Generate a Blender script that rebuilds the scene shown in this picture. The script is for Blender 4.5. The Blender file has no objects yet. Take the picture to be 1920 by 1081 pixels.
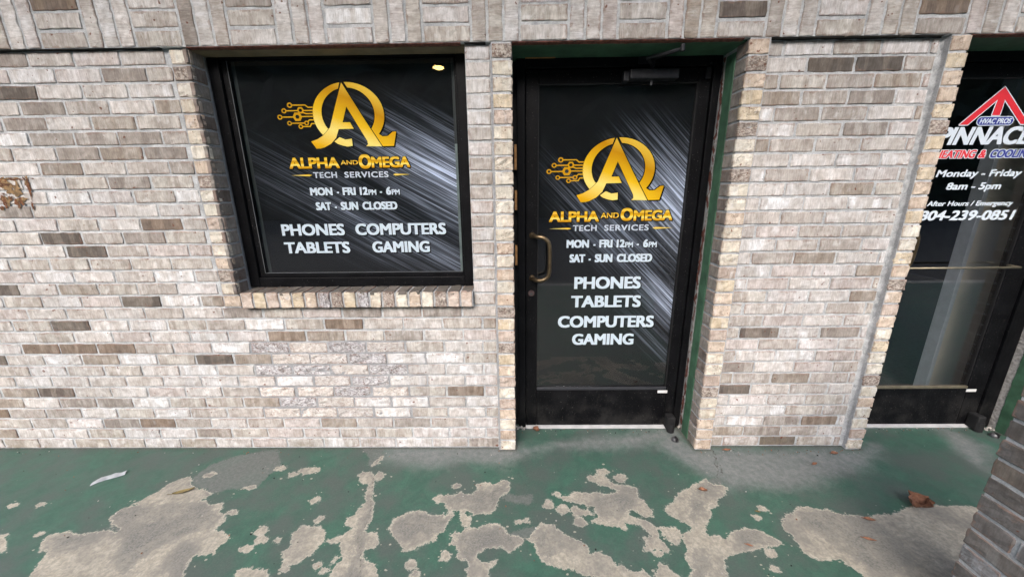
import bpy, bmesh, math, random
import numpy as np
from mathutils import Matrix, Vector
from mathutils.geometry import tessellate_polygon

SC = bpy.context.scene
COL = SC.collection
random.seed(7)
RNG = np.random.default_rng(7)

# ------------------------------------------------------------------ camera
PITCH, YAW, ROLL = 0.2605, -0.0136, -0.0111
CAM_LOC = Vector((2.0124, -1.762, 1.4026))
def cam_dir(a, b):
    c, s = math.cos(ROLL), math.sin(ROLL)
    x = c*a + s*b; z2 = s*a - c*b
    y = math.cos(PITCH) + math.sin(PITCH)*z2
    z = -math.sin(PITCH) + math.cos(PITCH)*z2
    return Vector((math.cos(YAW)*x + math.sin(YAW)*y, -math.sin(YAW)*x + math.cos(YAW)*y, z))
fwd = cam_dir(0, 0)
right = (cam_dir(1, 0) - fwd).normalized()
up = -(cam_dir(0, 1) - fwd).normalized()
cam_data = bpy.data.cameras.new('camera')
cam_data.sensor_fit = 'HORIZONTAL'; cam_data.sensor_width = 36.0
cam_data.lens = 693.3/1920*36.0
cam_data.clip_start = 0.02; cam_data.clip_end = 2000
cam = bpy.data.objects.new('camera', cam_data)
COL.objects.link(cam)
R = Matrix((right, up, -fwd)).transposed().to_4x4()
R.translation = CAM_LOC
cam.matrix_world = R
SC.camera = cam

# ------------------------------------------------------------------ light
SUN_EL, SUN_AZ = math.radians(40), math.radians(-14)      # azimuth measured from -Y towards -X
world = bpy.data.worlds.new('World'); SC.world = world
world.use_nodes = True
wn = world.node_tree
bg = wn.nodes['Background']
sky = wn.nodes.new('ShaderNodeTexSky')
sky.sky_type = 'NISHITA'; sky.sun_disc = False
sky.sun_elevation = SUN_EL
sky.sun_rotation = math.pi + SUN_AZ * -1
sky.air_density = 1.0; sky.dust_density = 3.0; sky.ozone_density = 0.8
wn.links.new(sky.outputs[0], bg.inputs[0])
bg.inputs[1].default_value = 0.15
sun_data = bpy.data.lights.new('sun', 'SUN')
sun_data.energy = 1.0; sun_data.angle = math.radians(48); sun_data.color = (0.98, 0.99, 1.0)
sun = bpy.data.objects.new('sun', sun_data); COL.objects.link(sun)
to_sun = Vector((math.sin(SUN_AZ)*math.cos(SUN_EL), -math.cos(SUN_AZ)*math.cos(SUN_EL), math.sin(SUN_EL)))
sun.rotation_euler = to_sun.to_track_quat('Z', 'Y').to_euler()
SC.view_settings.view_transform = 'Standard'
SC.view_settings.look = 'None'
SC.view_settings.gamma = 1.0
SC.view_settings.exposure = 1.64
SC.cycles.max_bounces = 8
SC.cycles.transparent_max_bounces = 12

# ------------------------------------------------------------------ helpers
def tag(o, label=None, cat=None, group=None, kind=None):
    if label: o['label'] = label
    if cat: o['category'] = cat
    if group: o['group'] = group
    if kind: o['kind'] = kind
    return o
def thing(name, loc, label, cat, group=None):
    o = bpy.data.objects.new(name, None); COL.objects.link(o)
    o.location = loc; o.empty_display_size = .1
    return tag(o, label, cat, group)
def link(name, me, parent=None):
    o = bpy.data.objects.new(name, me); COL.objects.link(o)
    if parent is not None:
        o.parent = parent
        w = Vector((0, 0, 0)); p = parent
        while p is not None:
            w += p.location; p = p.parent
        o.location = -w                         # meshes are written in world metres
    return o

class MB:
    """collects geometry (world metres) and optional per-vertex attributes"""
    def __init__(self):
        self.v = []; self.f = []; self.m = []; self.a = {}; self.const = {}
    def add(self, verts, faces, mi=0, **attrs):
        b = len(self.v)
        self.v += [tuple(map(float, p)) for p in verts]
        self.f += [tuple(b+i for i in f) for f in faces]
        self.m += [mi]*len(faces)
        n = len(verts)
        for k, c in self.const.items(): attrs.setdefault(k, [c]*n)
        for k, vals in attrs.items():
            vals = list(vals)
            if k not in self.a: self.a[k] = [(0, 0, 0) if isinstance(vals[0], tuple) else 0.0]*b
            self.a[k] += vals
        for k, lst in self.a.items():
            if k not in attrs: lst += [(0, 0, 0) if lst and isinstance(lst[0], tuple) else 0.0]*n
    def box(self, x0, x1, y0, y1, z0, z1, bev=0.0, mi=0):
        if bev <= 0:
            vs = [(x, y, z) for x in (x0, x1) for y in (y0, y1) for z in (z0, z1)]
            fs = [(0,1,3,2), (4,6,7,5), (0,4,5,1), (2,3,7,6), (0,2,6,4), (1,5,7,3)]
            self.add(vs, fs, mi); return
        bm = bmesh.new()
        bmesh.ops.create_cube(bm, size=1.0)
        for v in bm.verts:
            v.co = Vector(((x0+x1)/2 + v.co.x*(x1-x0), (y0+y1)/2 + v.co.y*(y1-y0), (z0+z1)/2 + v.co.z*(z1-z0)))
        bmesh.ops.bevel(bm, geom=bm.edges[:], offset=bev, segments=2, affect='EDGES', profile=.5)
        bm.verts.index_update()
        self.add([v.co for v in bm.verts], [[v.index for v in f.verts] for f in bm.faces], mi)
        bm.free()
    def tube(self, pts, r, n=14, mi=0, cap=True):
        pts = [Vector(p) for p in pts]
        rs = r if isinstance(r, (list, tuple)) else [r]*len(pts)
        t0 = (pts[1]-pts[0]).normalized()
        nrm = t0.orthogonal().normalized()
        vs = []; fs = []
        for i, p in enumerate(pts):
            if i == 0: t = pts[1]-pts[0]
            elif i == len(pts)-1: t = pts[-1]-pts[-2]
            else: t = (pts[i+1]-pts[i]).normalized() + (pts[i]-pts[i-1]).normalized()
            t.normalize()
            nrm = (nrm - t*nrm.dot(t)).normalized()
            bn = t.cross(nrm)
            for k in range(n):
                a = 2*math.pi*k/n
                vs.append(p + (nrm*math.cos(a) + bn*math.sin(a))*rs[i])
        for i in range(len(pts)-1):
            for k in range(n):
                fs.append((i*n+k, i*n+(k+1) % n, (i+1)*n+(k+1) % n, (i+1)*n+k))
        if cap:
            fs.append(tuple(range(n-1, -1, -1))); fs.append(tuple((len(pts)-1)*n+k for k in range(n)))
        self.add(vs, fs, mi)
    def poly(self, pts2, y, mi=0, **attrs):
        """flat polygon in the XZ plane at depth y, facing -Y"""
        tris = tessellate_polygon([[Vector((p[0], p[1], 0)) for p in pts2]])
        fs = []
        for t in tris:
            a, b, c = [Vector(pts2[i]) for i in t]
            cr = (b.x-a.x)*(c.y-a.y)-(b.y-a.y)*(c.x-a.x)
            fs.append(t if cr > 0 else (t[0], t[2], t[1]))
        self.add([(p[0], y, p[1]) for p in pts2], fs, mi, **{k: [vals]*len(pts2) if not isinstance(vals, list) else vals for k, vals in attrs.items()})
    def build(self, name, mats, parent=None, smooth=False):
        me = bpy.data.meshes.new(name)
        me.from_pydata(self.v, [], self.f)
        for m in (mats if isinstance(mats, (list, tuple)) else [mats]): me.materials.append(m)
        me.polygons.foreach_set('material_index', self.m)
        if smooth: me.polygons.foreach_set('use_smooth', [True]*len(self.f))
        for k, vals in self.a.items():
            arr = np.array(vals, dtype=np.float32)
            if arr.ndim == 1:
                at = me.attributes.new(k, 'FLOAT', 'POINT'); at.data.foreach_set('value', arr)
            else:
                at = me.attributes.new(k, 'FLOAT_VECTOR', 'POINT'); at.data.foreach_set('vector', arr.ravel())
        me.update()
        return link(name, me, parent)

# ------------------------------------------------------------------ node helpers
class NT:
    def __init__(self, name):
        self.mat = bpy.data.materials.new(name); self.mat.use_nodes = True
        self.t = self.mat.node_tree
        self.b = self.t.nodes['Principled BSDF']
        self.out = self.t.nodes['Material Output']
    def n(self, typ, **kw):
        nd = self.t.nodes.new(typ)
        for k, v in kw.items(): setattr(nd, k, v)
        return nd
    def set(self, sock, v):
        if isinstance(v, bpy.types.NodeSocket): self.t.links.new(v, sock)
        elif isinstance(v, tuple) and len(v) == 3 and sock.type == 'RGBA': sock.default_value = (*v, 1)
        else: sock.default_value = v
    def math(self, op, a, b=0.0, c=None, clamp=False):
        nd = self.n('ShaderNodeMath', operation=op); nd.use_clamp = clamp
        self.set(nd.inputs[0], a); self.set(nd.inputs[1], b)
        if c is not None: self.set(nd.inputs[2], c)
        return nd.outputs[0]
    def ramp(self, x, a, b, lo=0.0, hi=1.0, smooth=True):
        nd = self.n('ShaderNodeMapRange'); nd.interpolation_type = 'SMOOTHSTEP' if smooth else 'LINEAR'
        self.set(nd.inputs[0], x)
        for i, v in zip((1, 2, 3, 4), (a, b, lo, hi)): self.set(nd.inputs[i], v)
        return nd.outputs[0]
    def mix(self, f, a, b, mode='MIX'):
        nd = self.n('ShaderNodeMix', data_type='RGBA', blend_type=mode)
        self.set(nd.inputs[0], f); self.set(nd.inputs[6], a); self.set(nd.inputs[7], b)
        return nd.outputs[2]
    def noise(self, vec, scale, detail=3.0, rough=0.55, dist=0.0, dim='3D'):
        nd = self.n('ShaderNodeTexNoise', noise_dimensions=dim)
        self.set(nd.inputs['Vector'], vec)
        nd.inputs['Scale'].default_value = scale; nd.inputs['Detail'].default_value = detail
        nd.inputs['Roughness'].default_value = rough; nd.inputs['Distortion'].default_value = dist
        return nd.outputs[0]
    def attr(self, name):
        return self.n('ShaderNodeAttribute', attribute_name=name)
    def vec(self, v, scale=(1, 1, 1), rot=(0, 0, 0), loc=(0, 0, 0)):
        nd = self.n('ShaderNodeMapping')
        self.set(nd.inputs[0], v)
        nd.inputs['Scale'].default_value = scale; nd.inputs['Rotation'].default_value = rot; nd.inputs['Location'].default_value = loc
        return nd.outputs[0]
    def pos(self):
        return self.n('ShaderNodeNewGeometry').outputs['Position']
    def sep(self, v):
        nd = self.n('ShaderNodeSeparateXYZ'); self.set(nd.inputs[0], v); return nd.outputs
    def bump(self, h, strength, dist):
        nd = self.n('ShaderNodeBump'); nd.inputs['Strength'].default_value = strength; nd.inputs['Distance'].default_value = dist
        self.set(nd.inputs['Height'], h)
        self.t.links.new(nd.outputs[0], self.b.inputs['Normal'])
    def done(self, color=None, rough=0.7, metal=0.0, spec=0.5):
        if color is not None: self.set(self.b.inputs['Base Color'], color)
        self.set(self.b.inputs['Roughness'], rough); self.set(self.b.inputs['Metallic'], metal)
        self.set(self.b.inputs['Specular IOR Level'], spec)
        return self.mat

def mat_brick():
    m = NT('brick')
    uv = m.attr('buv').outputs['Vector']; dim = m.attr('bdim').outputs['Vector']
    c1 = m.attr('bc1').outputs['Color']; c2 = m.attr('bc2').outputs['Color']
    s = m.sep(uv); d = m.sep(dim)                      # u, v, seed ; length, height, roughness style
    style = d[2]
    # tonal bands across the length of a brick
    nb = m.noise(m.vec(uv, (1, .12, 1)), 19.0, 2.0, .45)
    band = m.ramp(nb, .47, .55)
    mo = m.noise(m.vec(uv, (1, 1.5, 1), rot=(0, 0, .5)), 85.0, 5.0, .75)
    gate = m.ramp(style, .3, .6)
    bn = m.n('ShaderNodeMix', data_type='FLOAT'); m.set(bn.inputs[0], gate); m.set(bn.inputs[2], band); m.set(bn.inputs[3], m.ramp(mo, .40, .60)); band = bn.outputs[0]
    col = m.mix(band, c1, c2)
    # fine vertical drag marks of the wire cut
    st = m.noise(m.vec(uv, (1, .13, 1)), 240.0, 3.0, .6)
    st2 = m.noise(m.vec(uv, (1, .35, 1)), 60.0, 3.0, .6)
    smooth_f = m.math('SUBTRACT', 1.0, style, clamp=True)
    col = m.mix(m.math('MULTIPLY', smooth_f, .55), col, m.mix(m.ramp(st, .3, .7), (.70, .69, .68), (1.2, 1.2, 1.2)), 'MULTIPLY')
    col = m.mix(.5, col, m.mix(m.ramp(st2, .3, .7), (.78, .765, .75), (1.16, 1.155, 1.15)), 'MULTIPLY')
    cl = m.noise(uv, 26.0, 4.0, .6)
    col = m.mix(.7, col, m.mix(m.ramp(cl, .3, .72), (.74, .71, .68), (1.16, 1.17, 1.18)), 'MULTIPLY')
    gp = m.pos(); gs = m.sep(gp)
    wz = m.noise(m.vec(gp, (1, 1, .45)), 2.6, 4.0, .6)
    col = m.mix(.8, col, m.mix(m.ramp(wz, .3, .7), (.82, .82, .815), (1.10, 1.095, 1.09)), 'MULTIPLY')
    grime = m.math('MULTIPLY', m.ramp(gs[2], .15, .0), m.ramp(m.noise(gp, 11.0, 4.0, .7), .38, .7))
    col = m.mix(m.math('MULTIPLY', grime, .6), col, (.20, .165, .115))
    # white lime bloom
    bl = m.noise(m.vec(uv, (1, .5, 1), loc=(3, 1, 2)), 24.0, 4.0, .65)
    blf = m.math('MULTIPLY', m.ramp(bl, .56, .74), m.ramp(m.sep(c1)[0], .18, .42, 0.05, .6))
    col = m.mix(blf, col, (.66, .65, .65))
    # lime washed out of the repaired area
    ex = m.math('DIVIDE', m.math('SUBTRACT', gs[0], 1.12), .78); ez = m.math('DIVIDE', m.math('SUBTRACT', gs[2], .40), .34)
    er = m.math('SQRT', m.math('ADD', m.math('MULTIPLY', ex, ex), m.math('MULTIPLY', ez, ez)))
    lime = m.math('MULTIPLY', m.ramp(er, 1.0, .35), m.ramp(m.noise(m.vec(gp, (1, 1, .6)), 14.0, 5.0, .7), .38, .66))
    col = m.mix(m.math('MULTIPLY', lime, .26), col, (.60, .60, .61))
    # rough split-face skin: torn dark and rusty worms over cream
    wv = m.n('ShaderNodeTexVoronoi', feature='DISTANCE_TO_EDGE')
    m.set(wv.inputs['Vector'], m.n('ShaderNodeVectorMath', operation='ADD').outputs[0])
    va = wv.inputs['Vector'].links[0].from_node
    m.set(va.inputs[0], uv)
    dn = m.n('ShaderNodeTexNoise'); m.set(dn.inputs['Vector'], uv); dn.inputs['Scale'].default_value = 70
    sc = m.n('ShaderNodeVectorMath', operation='SCALE'); m.set(sc.inputs[0], dn.outputs['Color']); sc.inputs['Scale'].default_value = .02
    m.set(va.inputs[1], sc.outputs[0])
    wv.inputs['Scale'].default_value = 75
    wormgate = m.noise(uv, 38.0, 3.0, .6)
    worm = m.math('MULTIPLY', m.ramp(wv.outputs['Distance'], .16, .04), m.ramp(wormgate, .5, .66))
    worm = m.math('MULTIPLY', worm, style, clamp=True)
    wc = m.mix(m.ramp(m.noise(uv, 20.0), .4, .6), (.16, .085, .055), (.07, .055, .045))
    col = m.mix(m.math('MULTIPLY', worm, .8), col, wc)
    # pits
    pt = m.noise(uv, 330.0, 1.0, .5)
    pit = m.math('MULTIPLY', m.ramp(pt, .70, .76), .75)
    col = m.mix(pit, col, (.075, .055, .045))
    # chipped red-brown arrises
    e1 = m.math('MINIMUM', s[0], m.math('SUBTRACT', d[0], s[0]))
    e2 = m.math('MINIMUM', s[1], m.math('SUBTRACT', d[1], s[1]))
    e = m.math('MINIMUM', e1, e2)
    en = m.noise(m.vec(uv, (1, 1, 1), loc=(9, 4, 0)), 55.0, 3.0, .6)
    edge = m.ramp(m.math('ADD', e, m.math('MULTIPLY', m.math('SUBTRACT', en, .58), .034)), .0045, .0008)
    eg = m.ramp(m.noise(m.vec(uv, (.6, .6, 1)), 18.0, 2.0), .44, .58)
    col = m.mix(m.math('MULTIPLY', m.math('MULTIPLY', edge, eg), .48), col, (.22, .14, .11))
    # odd rusty iron spots
    rs = m.noise(m.vec(uv, (1, 1, 1), loc=(2, 7, 5)), 48.0, 1.0, .4)
    col = m.mix(m.math('MULTIPLY', m.ramp(rs, .745, .775), .8), col, (.13, .04, .02))
    h = m.math('ADD', m.math('MULTIPLY', st, .35), m.math('MULTIPLY', cl, .8))
    h = m.math('SUBTRACT', h, m.math('MULTIPLY', pit, .8))
    h = m.math('SUBTRACT', h, worm)
    m.bump(h, .55, .0022)
    return m.done(col, .9, 0, .25)

def mat_mortar():
    m = NT('mortar')
    p = m.pos()
    big = m.noise(p, 3.0, 4.0, .6); fine = m.noise(p, 160.0, 3.0, .6); mid = m.noise(p, 24.0, 4.0, .6)
    t = m.attr('tone').outputs['Fac']
    col = m.mix(m.ramp(big, .3, .7), (.41, .425, .438), (.52, .53, .54))
    col = m.mix(t, col, (.33, .335, .345))
    col = m.mix(.75, col, m.mix(m.ramp(mid, .3, .7), (.72, .72, .72), (1.15, 1.15, 1.15)), 'MULTIPLY')
    col = m.mix(.6, col, m.mix(m.ramp(fine, .3, .7), (.75, .74, .73), (1.15, 1.15, 1.15)), 'MULTIPLY')
    m.bump(m.math('ADD', m.math('MULTIPLY', fine, .5), m.math('MULTIPLY', mid, 1.5)), .6, .004)
    return m.done(col, .95, 0, .2)

def mat_ground():
    m = NT('painted_concrete')
    p = m.pos()
    db = m.attr('d_bare').outputs['Fac']; dg = m.attr('d_grey').outputs['Fac']; df = m.attr('d_film').outputs['Fac']; dc = m.attr('d_crack').outputs['Fac']
    n1 = m.noise(p, 28.0, 6.0, .65); n2 = m.noise(p, 140.0, 4.0, .65); n3 = m.noise(p, 5.0, 5.0, .6); n4 = m.noise(p, 12.0, 6.0, .7, 1.0)
    jit = m.math('ADD', m.math('MULTIPLY', m.math('SUBTRACT', n1, .5), .036), m.math('MULTIPLY', m.math('SUBTRACT', n2, .5), .016))
    n5 = m.noise(p, 62.0, 5.0, .7)
    jit = m.math('ADD', jit, m.math('MULTIPLY', m.math('SUBTRACT', n5, .5), .036))
    b = m.math('ADD', db, jit)
    bare = m.ramp(b, -.0012, .0012)
    # paint: deep green, worn grey by feet and dust
    green = m.mix(m.ramp(n4, .25, .75), (.034, .080, .061), (.048, .118, .086))
    green = m.mix(m.ramp(n3, .36, .66), green, (.066, .088, .079))
    green = m.mix(m.math('MULTIPLY', m.ramp(n1, .5, .75), .35), green, (.080, .097, .088))
    film = m.ramp(m.math('ADD', df, m.math('ADD', m.math('MULTIPLY', m.math('SUBTRACT', n4, .5), .13), m.math('MULTIPLY', m.math('SUBTRACT', n2, .5), .04))), -.07, .06)
    green = m.mix(m.math('MULTIPLY', film, .93), green, m.mix(m.ramp(n1, .3, .7), (.125, .138, .134), (.185, .193, .19)))
    scr = m.noise(m.vec(p, (1, 4, 1), rot=(0, 0, .5)), 60.0, 5.0, .7)
    green = m.mix(m.math('MULTIPLY', m.ramp(scr, .60, .72), .35), green, (.19, .21, .18))
    # little flecks of white and missing paint
    fl = m.n('ShaderNodeTexVoronoi'); m.set(fl.inputs['Vector'], m.vec(p, (1, 1.3, 1))); fl.inputs['Scale'].default_value = 17
    flw = m.sep(fl.outputs['Color'])
    fleck = m.math('MULTIPLY', m.ramp(fl.outputs['Distance'], m.math('MULTIPLY', flw[1], .075), 0.0), m.ramp(flw[0], .72, .74))
    green = m.mix(fleck, green, (.46, .45, .40))
    # chips breaking away around the bare places, chalky lifted edge
    ch = m.n('ShaderNodeTexVoronoi'); m.set(ch.inputs['Vector'], m.vec(p, (1, 1.4, 1), loc=(1, 3, 0))); ch.inputs['Scale'].default_value = 52; ch.inputs['Randomness'].default_value = 1.0
    chw = m.sep(ch.outputs['Color'])
    near = m.ramp(db, -.06, -.004, 0.0, .24)
    chip = m.math('MULTIPLY', m.ramp(m.math('ADD', ch.outputs['Distance'], m.math('MULTIPLY', m.math('SUBTRACT', n5, .5), .5)), m.math('MULTIPLY', chw[1], .42), m.math('MULTIPLY', chw[1], .36)), m.math('GREATER_THAN', near, chw[0]))
    green = m.mix(m.math('MULTIPLY', chip, .9), green, (.33, .31, .26))
    lift = m.math('MULTIPLY', m.ramp(b, -.0065, -.001), m.ramp(n1, .40, .6))
    green = m.mix(m.math('MULTIPLY', lift, .45), green, (.20, .23, .20))
    # concrete
    conc = m.mix(m.ramp(n1, .3, .7), (.31, .284, .23), (.43, .395, .325))
    conc = m.mix(m.ramp(n3, .4, .7), conc, (.20, .19, .17))
    conc = m.mix(m.math('MULTIPLY', m.ramp(n5, .42, .60), .45), conc, (.15, .145, .132))
    conc = m.mix(m.math('MULTIPLY', m.ramp(n2, .45, .62), .30), conc, (.12, .115, .105))
    gj = m.math('ADD', m.math('MULTIPLY', m.math('SUBTRACT', n4, .5), .14), m.math('MULTIPLY', m.math('SUBTRACT', n2, .52), .09))
    gm = m.ramp(m.math('ADD', dg, gj), -.026, .004)
    rim = m.ramp(b, .003, .0075)
    gfac = m.math('MULTIPLY', m.math('MULTIPLY', gm, rim), m.ramp(n4, .3, .62, .95, .45))
    conc = m.mix(gfac, conc, m.mix(m.ramp(n2, .3, .7), (.098, .099, .094), (.185, .181, .168)))
    conc = m.mix(m.math('MULTIPLY', m.math('SUBTRACT', 1.0, m.ramp(b, .002, .007)), .5), conc, (.43, .405, .34))
    # grey worn patch outside bare areas too
    gout = m.math('MULTIPLY', m.ramp(m.math('ADD', dg, m.math('MULTIPLY', gj, .5)), -.004, .008), .8)
    green = m.mix(gout, green, m.mix(m.ramp(n5, .3, .7), (.095, .105, .10), (.15, .155, .148)))
    col = m.mix(bare, green, conc)
    crack = m.ramp(m.math('ADD', dc, m.math('MULTIPLY', m.math('SUBTRACT', n2, .5), .006)), -.0035, -.001)
    col = m.mix(m.math('MULTIPLY', crack, .75), col, (.05, .05, .045))
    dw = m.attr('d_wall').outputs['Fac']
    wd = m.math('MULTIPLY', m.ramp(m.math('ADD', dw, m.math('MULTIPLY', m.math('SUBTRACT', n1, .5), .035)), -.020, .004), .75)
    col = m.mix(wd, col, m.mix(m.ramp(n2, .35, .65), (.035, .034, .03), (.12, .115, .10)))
    # dark drops and dirt
    dr = m.n('ShaderNodeTexVoronoi'); m.set(dr.inputs['Vector'], m.vec(p, loc=(5, 2, 0))); dr.inputs['Scale'].default_value = 9
    drw = m.sep(dr.outputs['Color'])
    drop = m.math('MULTIPLY', m.ramp(dr.outputs['Distance'], m.math('MULTIPLY', drw[1], .06), 0.0), m.ramp(drw[0], .80, .82))
    col = m.mix(m.math('MULTIPLY', drop, .7), col, (.03, .03, .025))
    col = m.mix(.5, col, m.mix(m.ramp(n2, .25, .75), (.78, .78, .78), (1.18, 1.18, 1.18)), 'MULTIPLY')
    h = m.math('ADD', m.math('MULTIPLY', m.math('SUBTRACT', 1.0, bare), 1.0), m.math('ADD', m.math('MULTIPLY', n2, .5), m.math('MULTIPLY', n1, .3)))
    h = m.math('SUBTRACT', h, m.math('MULTIPLY', crack, 1.5))
    m.bump(h, .5, .0016)
    rough = m.mix(bare, m.mix(film, (.50,)*3, (.75,)*3), (.88,)*3)
    return m.done(col, m.math('MULTIPLY', rough, 1.0), 0, .4)

def mat_simple(name, col, rough=.6, metal=0.0, var=.12, scale=30.0, bump=0.0, spec=.5):
    m = NT(name)
    p = m.pos()
    n = m.noise(p, scale, 4.0, .6)
    c = m.mix(1.0, (*col,), m.mix(m.ramp(n, .3, .7), (1-var,)*3, (1+var,)*3), 'MULTIPLY')
    if bump: m.bump(n, .5, bump)
    return m.done(c, rough, metal, spec)

def mat_black_metal():
    m = NT('black_anodised')
    p = m.pos()
    n = m.noise(p, 9.0, 5.0, .65); f = m.noise(m.vec(p, (1, 1, .2)), 120.0, 3.0, .6); dots = m.noise(p, 210.0, 1.0, .4)
    z = m.sep(p)[2]
    c = m.mix(m.ramp(n, .35, .75), (.0028, .0029, .0037), (.0065, .0067, .0082))
    c = m.mix(m.math('MULTIPLY', m.ramp(dots, .735, .76), .55), c, (.16, .15, .14))
    dust = m.math('MULTIPLY', m.ramp(z, .32, .0), m.ramp(n, .4, .7))
    c = m.mix(m.math('MULTIPLY', dust, .4), c, (.045, .043, .04))
    return m.done(c, m.ramp(f, .2, .8, .42, .6), 0.0, .11)

def mat_glass(tint=(.97, .98, .985)):
    m = NT('window_glass')
    fr = m.n('ShaderNodeFresnel'); m.set(fr.inputs['IOR'], m.ramp(m.n('ShaderNodeNewGeometry').outputs['Backfacing'], 0.0, 1.0, 1.5, 1/1.5, False))
    tr = m.n('ShaderNodeBsdfTransparent'); tr.inputs[0].default_value = (*tint, 1)
    gl = m.n('ShaderNodeBsdfGlossy'); gl.inputs['Roughness'].default_value = .012; gl.inputs[0].default_value = (1, 1, 1, 1)
    mx = m.n('ShaderNodeMixShader')
    m.t.links.new(fr.outputs[0], mx.inputs[0]); m.t.links.new(tr.outputs[0], mx.inputs[1]); m.t.links.new(gl.outputs[0], mx.inputs[2])
    m.t.links.new(mx.outputs[0], m.out.inputs['Surface'])
    return m.mat

def mat_poster(name, angle, spots):
    """printed backdrop: fine silver brush strokes fading out of black"""
    m = NT(name)
    p = m.pos(); s = m.sep(p)
    ca, sa = math.cos(angle), math.sin(angle)
    al = m.math('ADD', m.math('MULTIPLY', s[0], ca), m.math('MULTIPLY', s[2], -sa))      # along the strokes (down right)
    ac = m.math('ADD', m.math('MULTIPLY', s[0], sa), m.math('MULTIPLY', s[2], ca))
    cv = m.n('ShaderNodeCombineXYZ'); m.set(cv.inputs[0], m.math('MULTIPLY', al, .9)); m.set(cv.inputs[1], m.math('MULTIPLY', ac, 46.0))
    a = m.noise(cv.outputs[0], 1.0, 5.0, .72)
    cv2 = m.n('ShaderNodeCombineXYZ'); m.set(cv2.inputs[0], m.math('MULTIPLY', al, 2.2)); m.set(cv2.inputs[1], m.math('MULTIPLY', ac, 165.0))
    b = m.noise(cv2.outputs[0], 1.0, 2.0, .6)
    strk = m.math('MULTIPLY', m.ramp(a, .42, .60, .03, 1.0), m.ramp(b, .40, .58, .06, 1.0))
    env = 0.0
    for (x, z, r1, r2, w) in spots:
        dx = m.math('SUBTRACT', s[0], x); dz = m.math('SUBTRACT', s[2], z)
        u = m.math('DIVIDE', m.math('SUBTRACT', m.math('MULTIPLY', dx, ca), m.math('MULTIPLY', dz, sa)), r1)
        v = m.math('DIVIDE', m.math('ADD', m.math('MULTIPLY', dx, sa), m.math('MULTIPLY', dz, ca)), r2)
        q = m.math('SQRT', m.math('ADD', m.math('MULTIPLY', u, u), m.math('MULTIPLY', v, v)))
        e = m.math('MULTIPLY', m.ramp(q, 1.0, 0.0), w)
        env = m.math('MAXIMUM', env, e)
    env2 = m.math('MULTIPLY', env, env)
    k = m.math('MULTIPLY', strk, m.math('POWER', env, 1.5))
    k = m.math('ADD', k, m.math('MULTIPLY', m.math('MULTIPLY', m.math('MULTIPLY', env2, env), .36), m.ramp(b, .30, .5, .25, 1.0)), clamp=True)
    c = m.mix(k, (.0075, .0078, .0085), (.56, .63, .80))
    return m.done(c, .6, 0, .03)

def mat_gold():
    m = NT('gold_print')
    g = m.attr('gv').outputs['Fac']
    cr = m.n('ShaderNodeValToRGB'); m.set(cr.inputs[0], g)
    el = cr.color_ramp.elements
    el[0].position = 0; el[0].color = (.50, .21, .003, 1)
    el[1].position = 1; el[1].color = (.66, .36, .008, 1)
    for pos, c in ((.16, (.80, .44, .008, 1)), (.34, (.98, .78, .22, 1)), (.46, (.86, .52, .014, 1)), (.66, (.58, .27, .003, 1)), (.84, (.96, .66, .08, 1))):
        e = el.new(pos); e.color = c
    return m.done(cr.outputs[0], .5, 0, .05)

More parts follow.
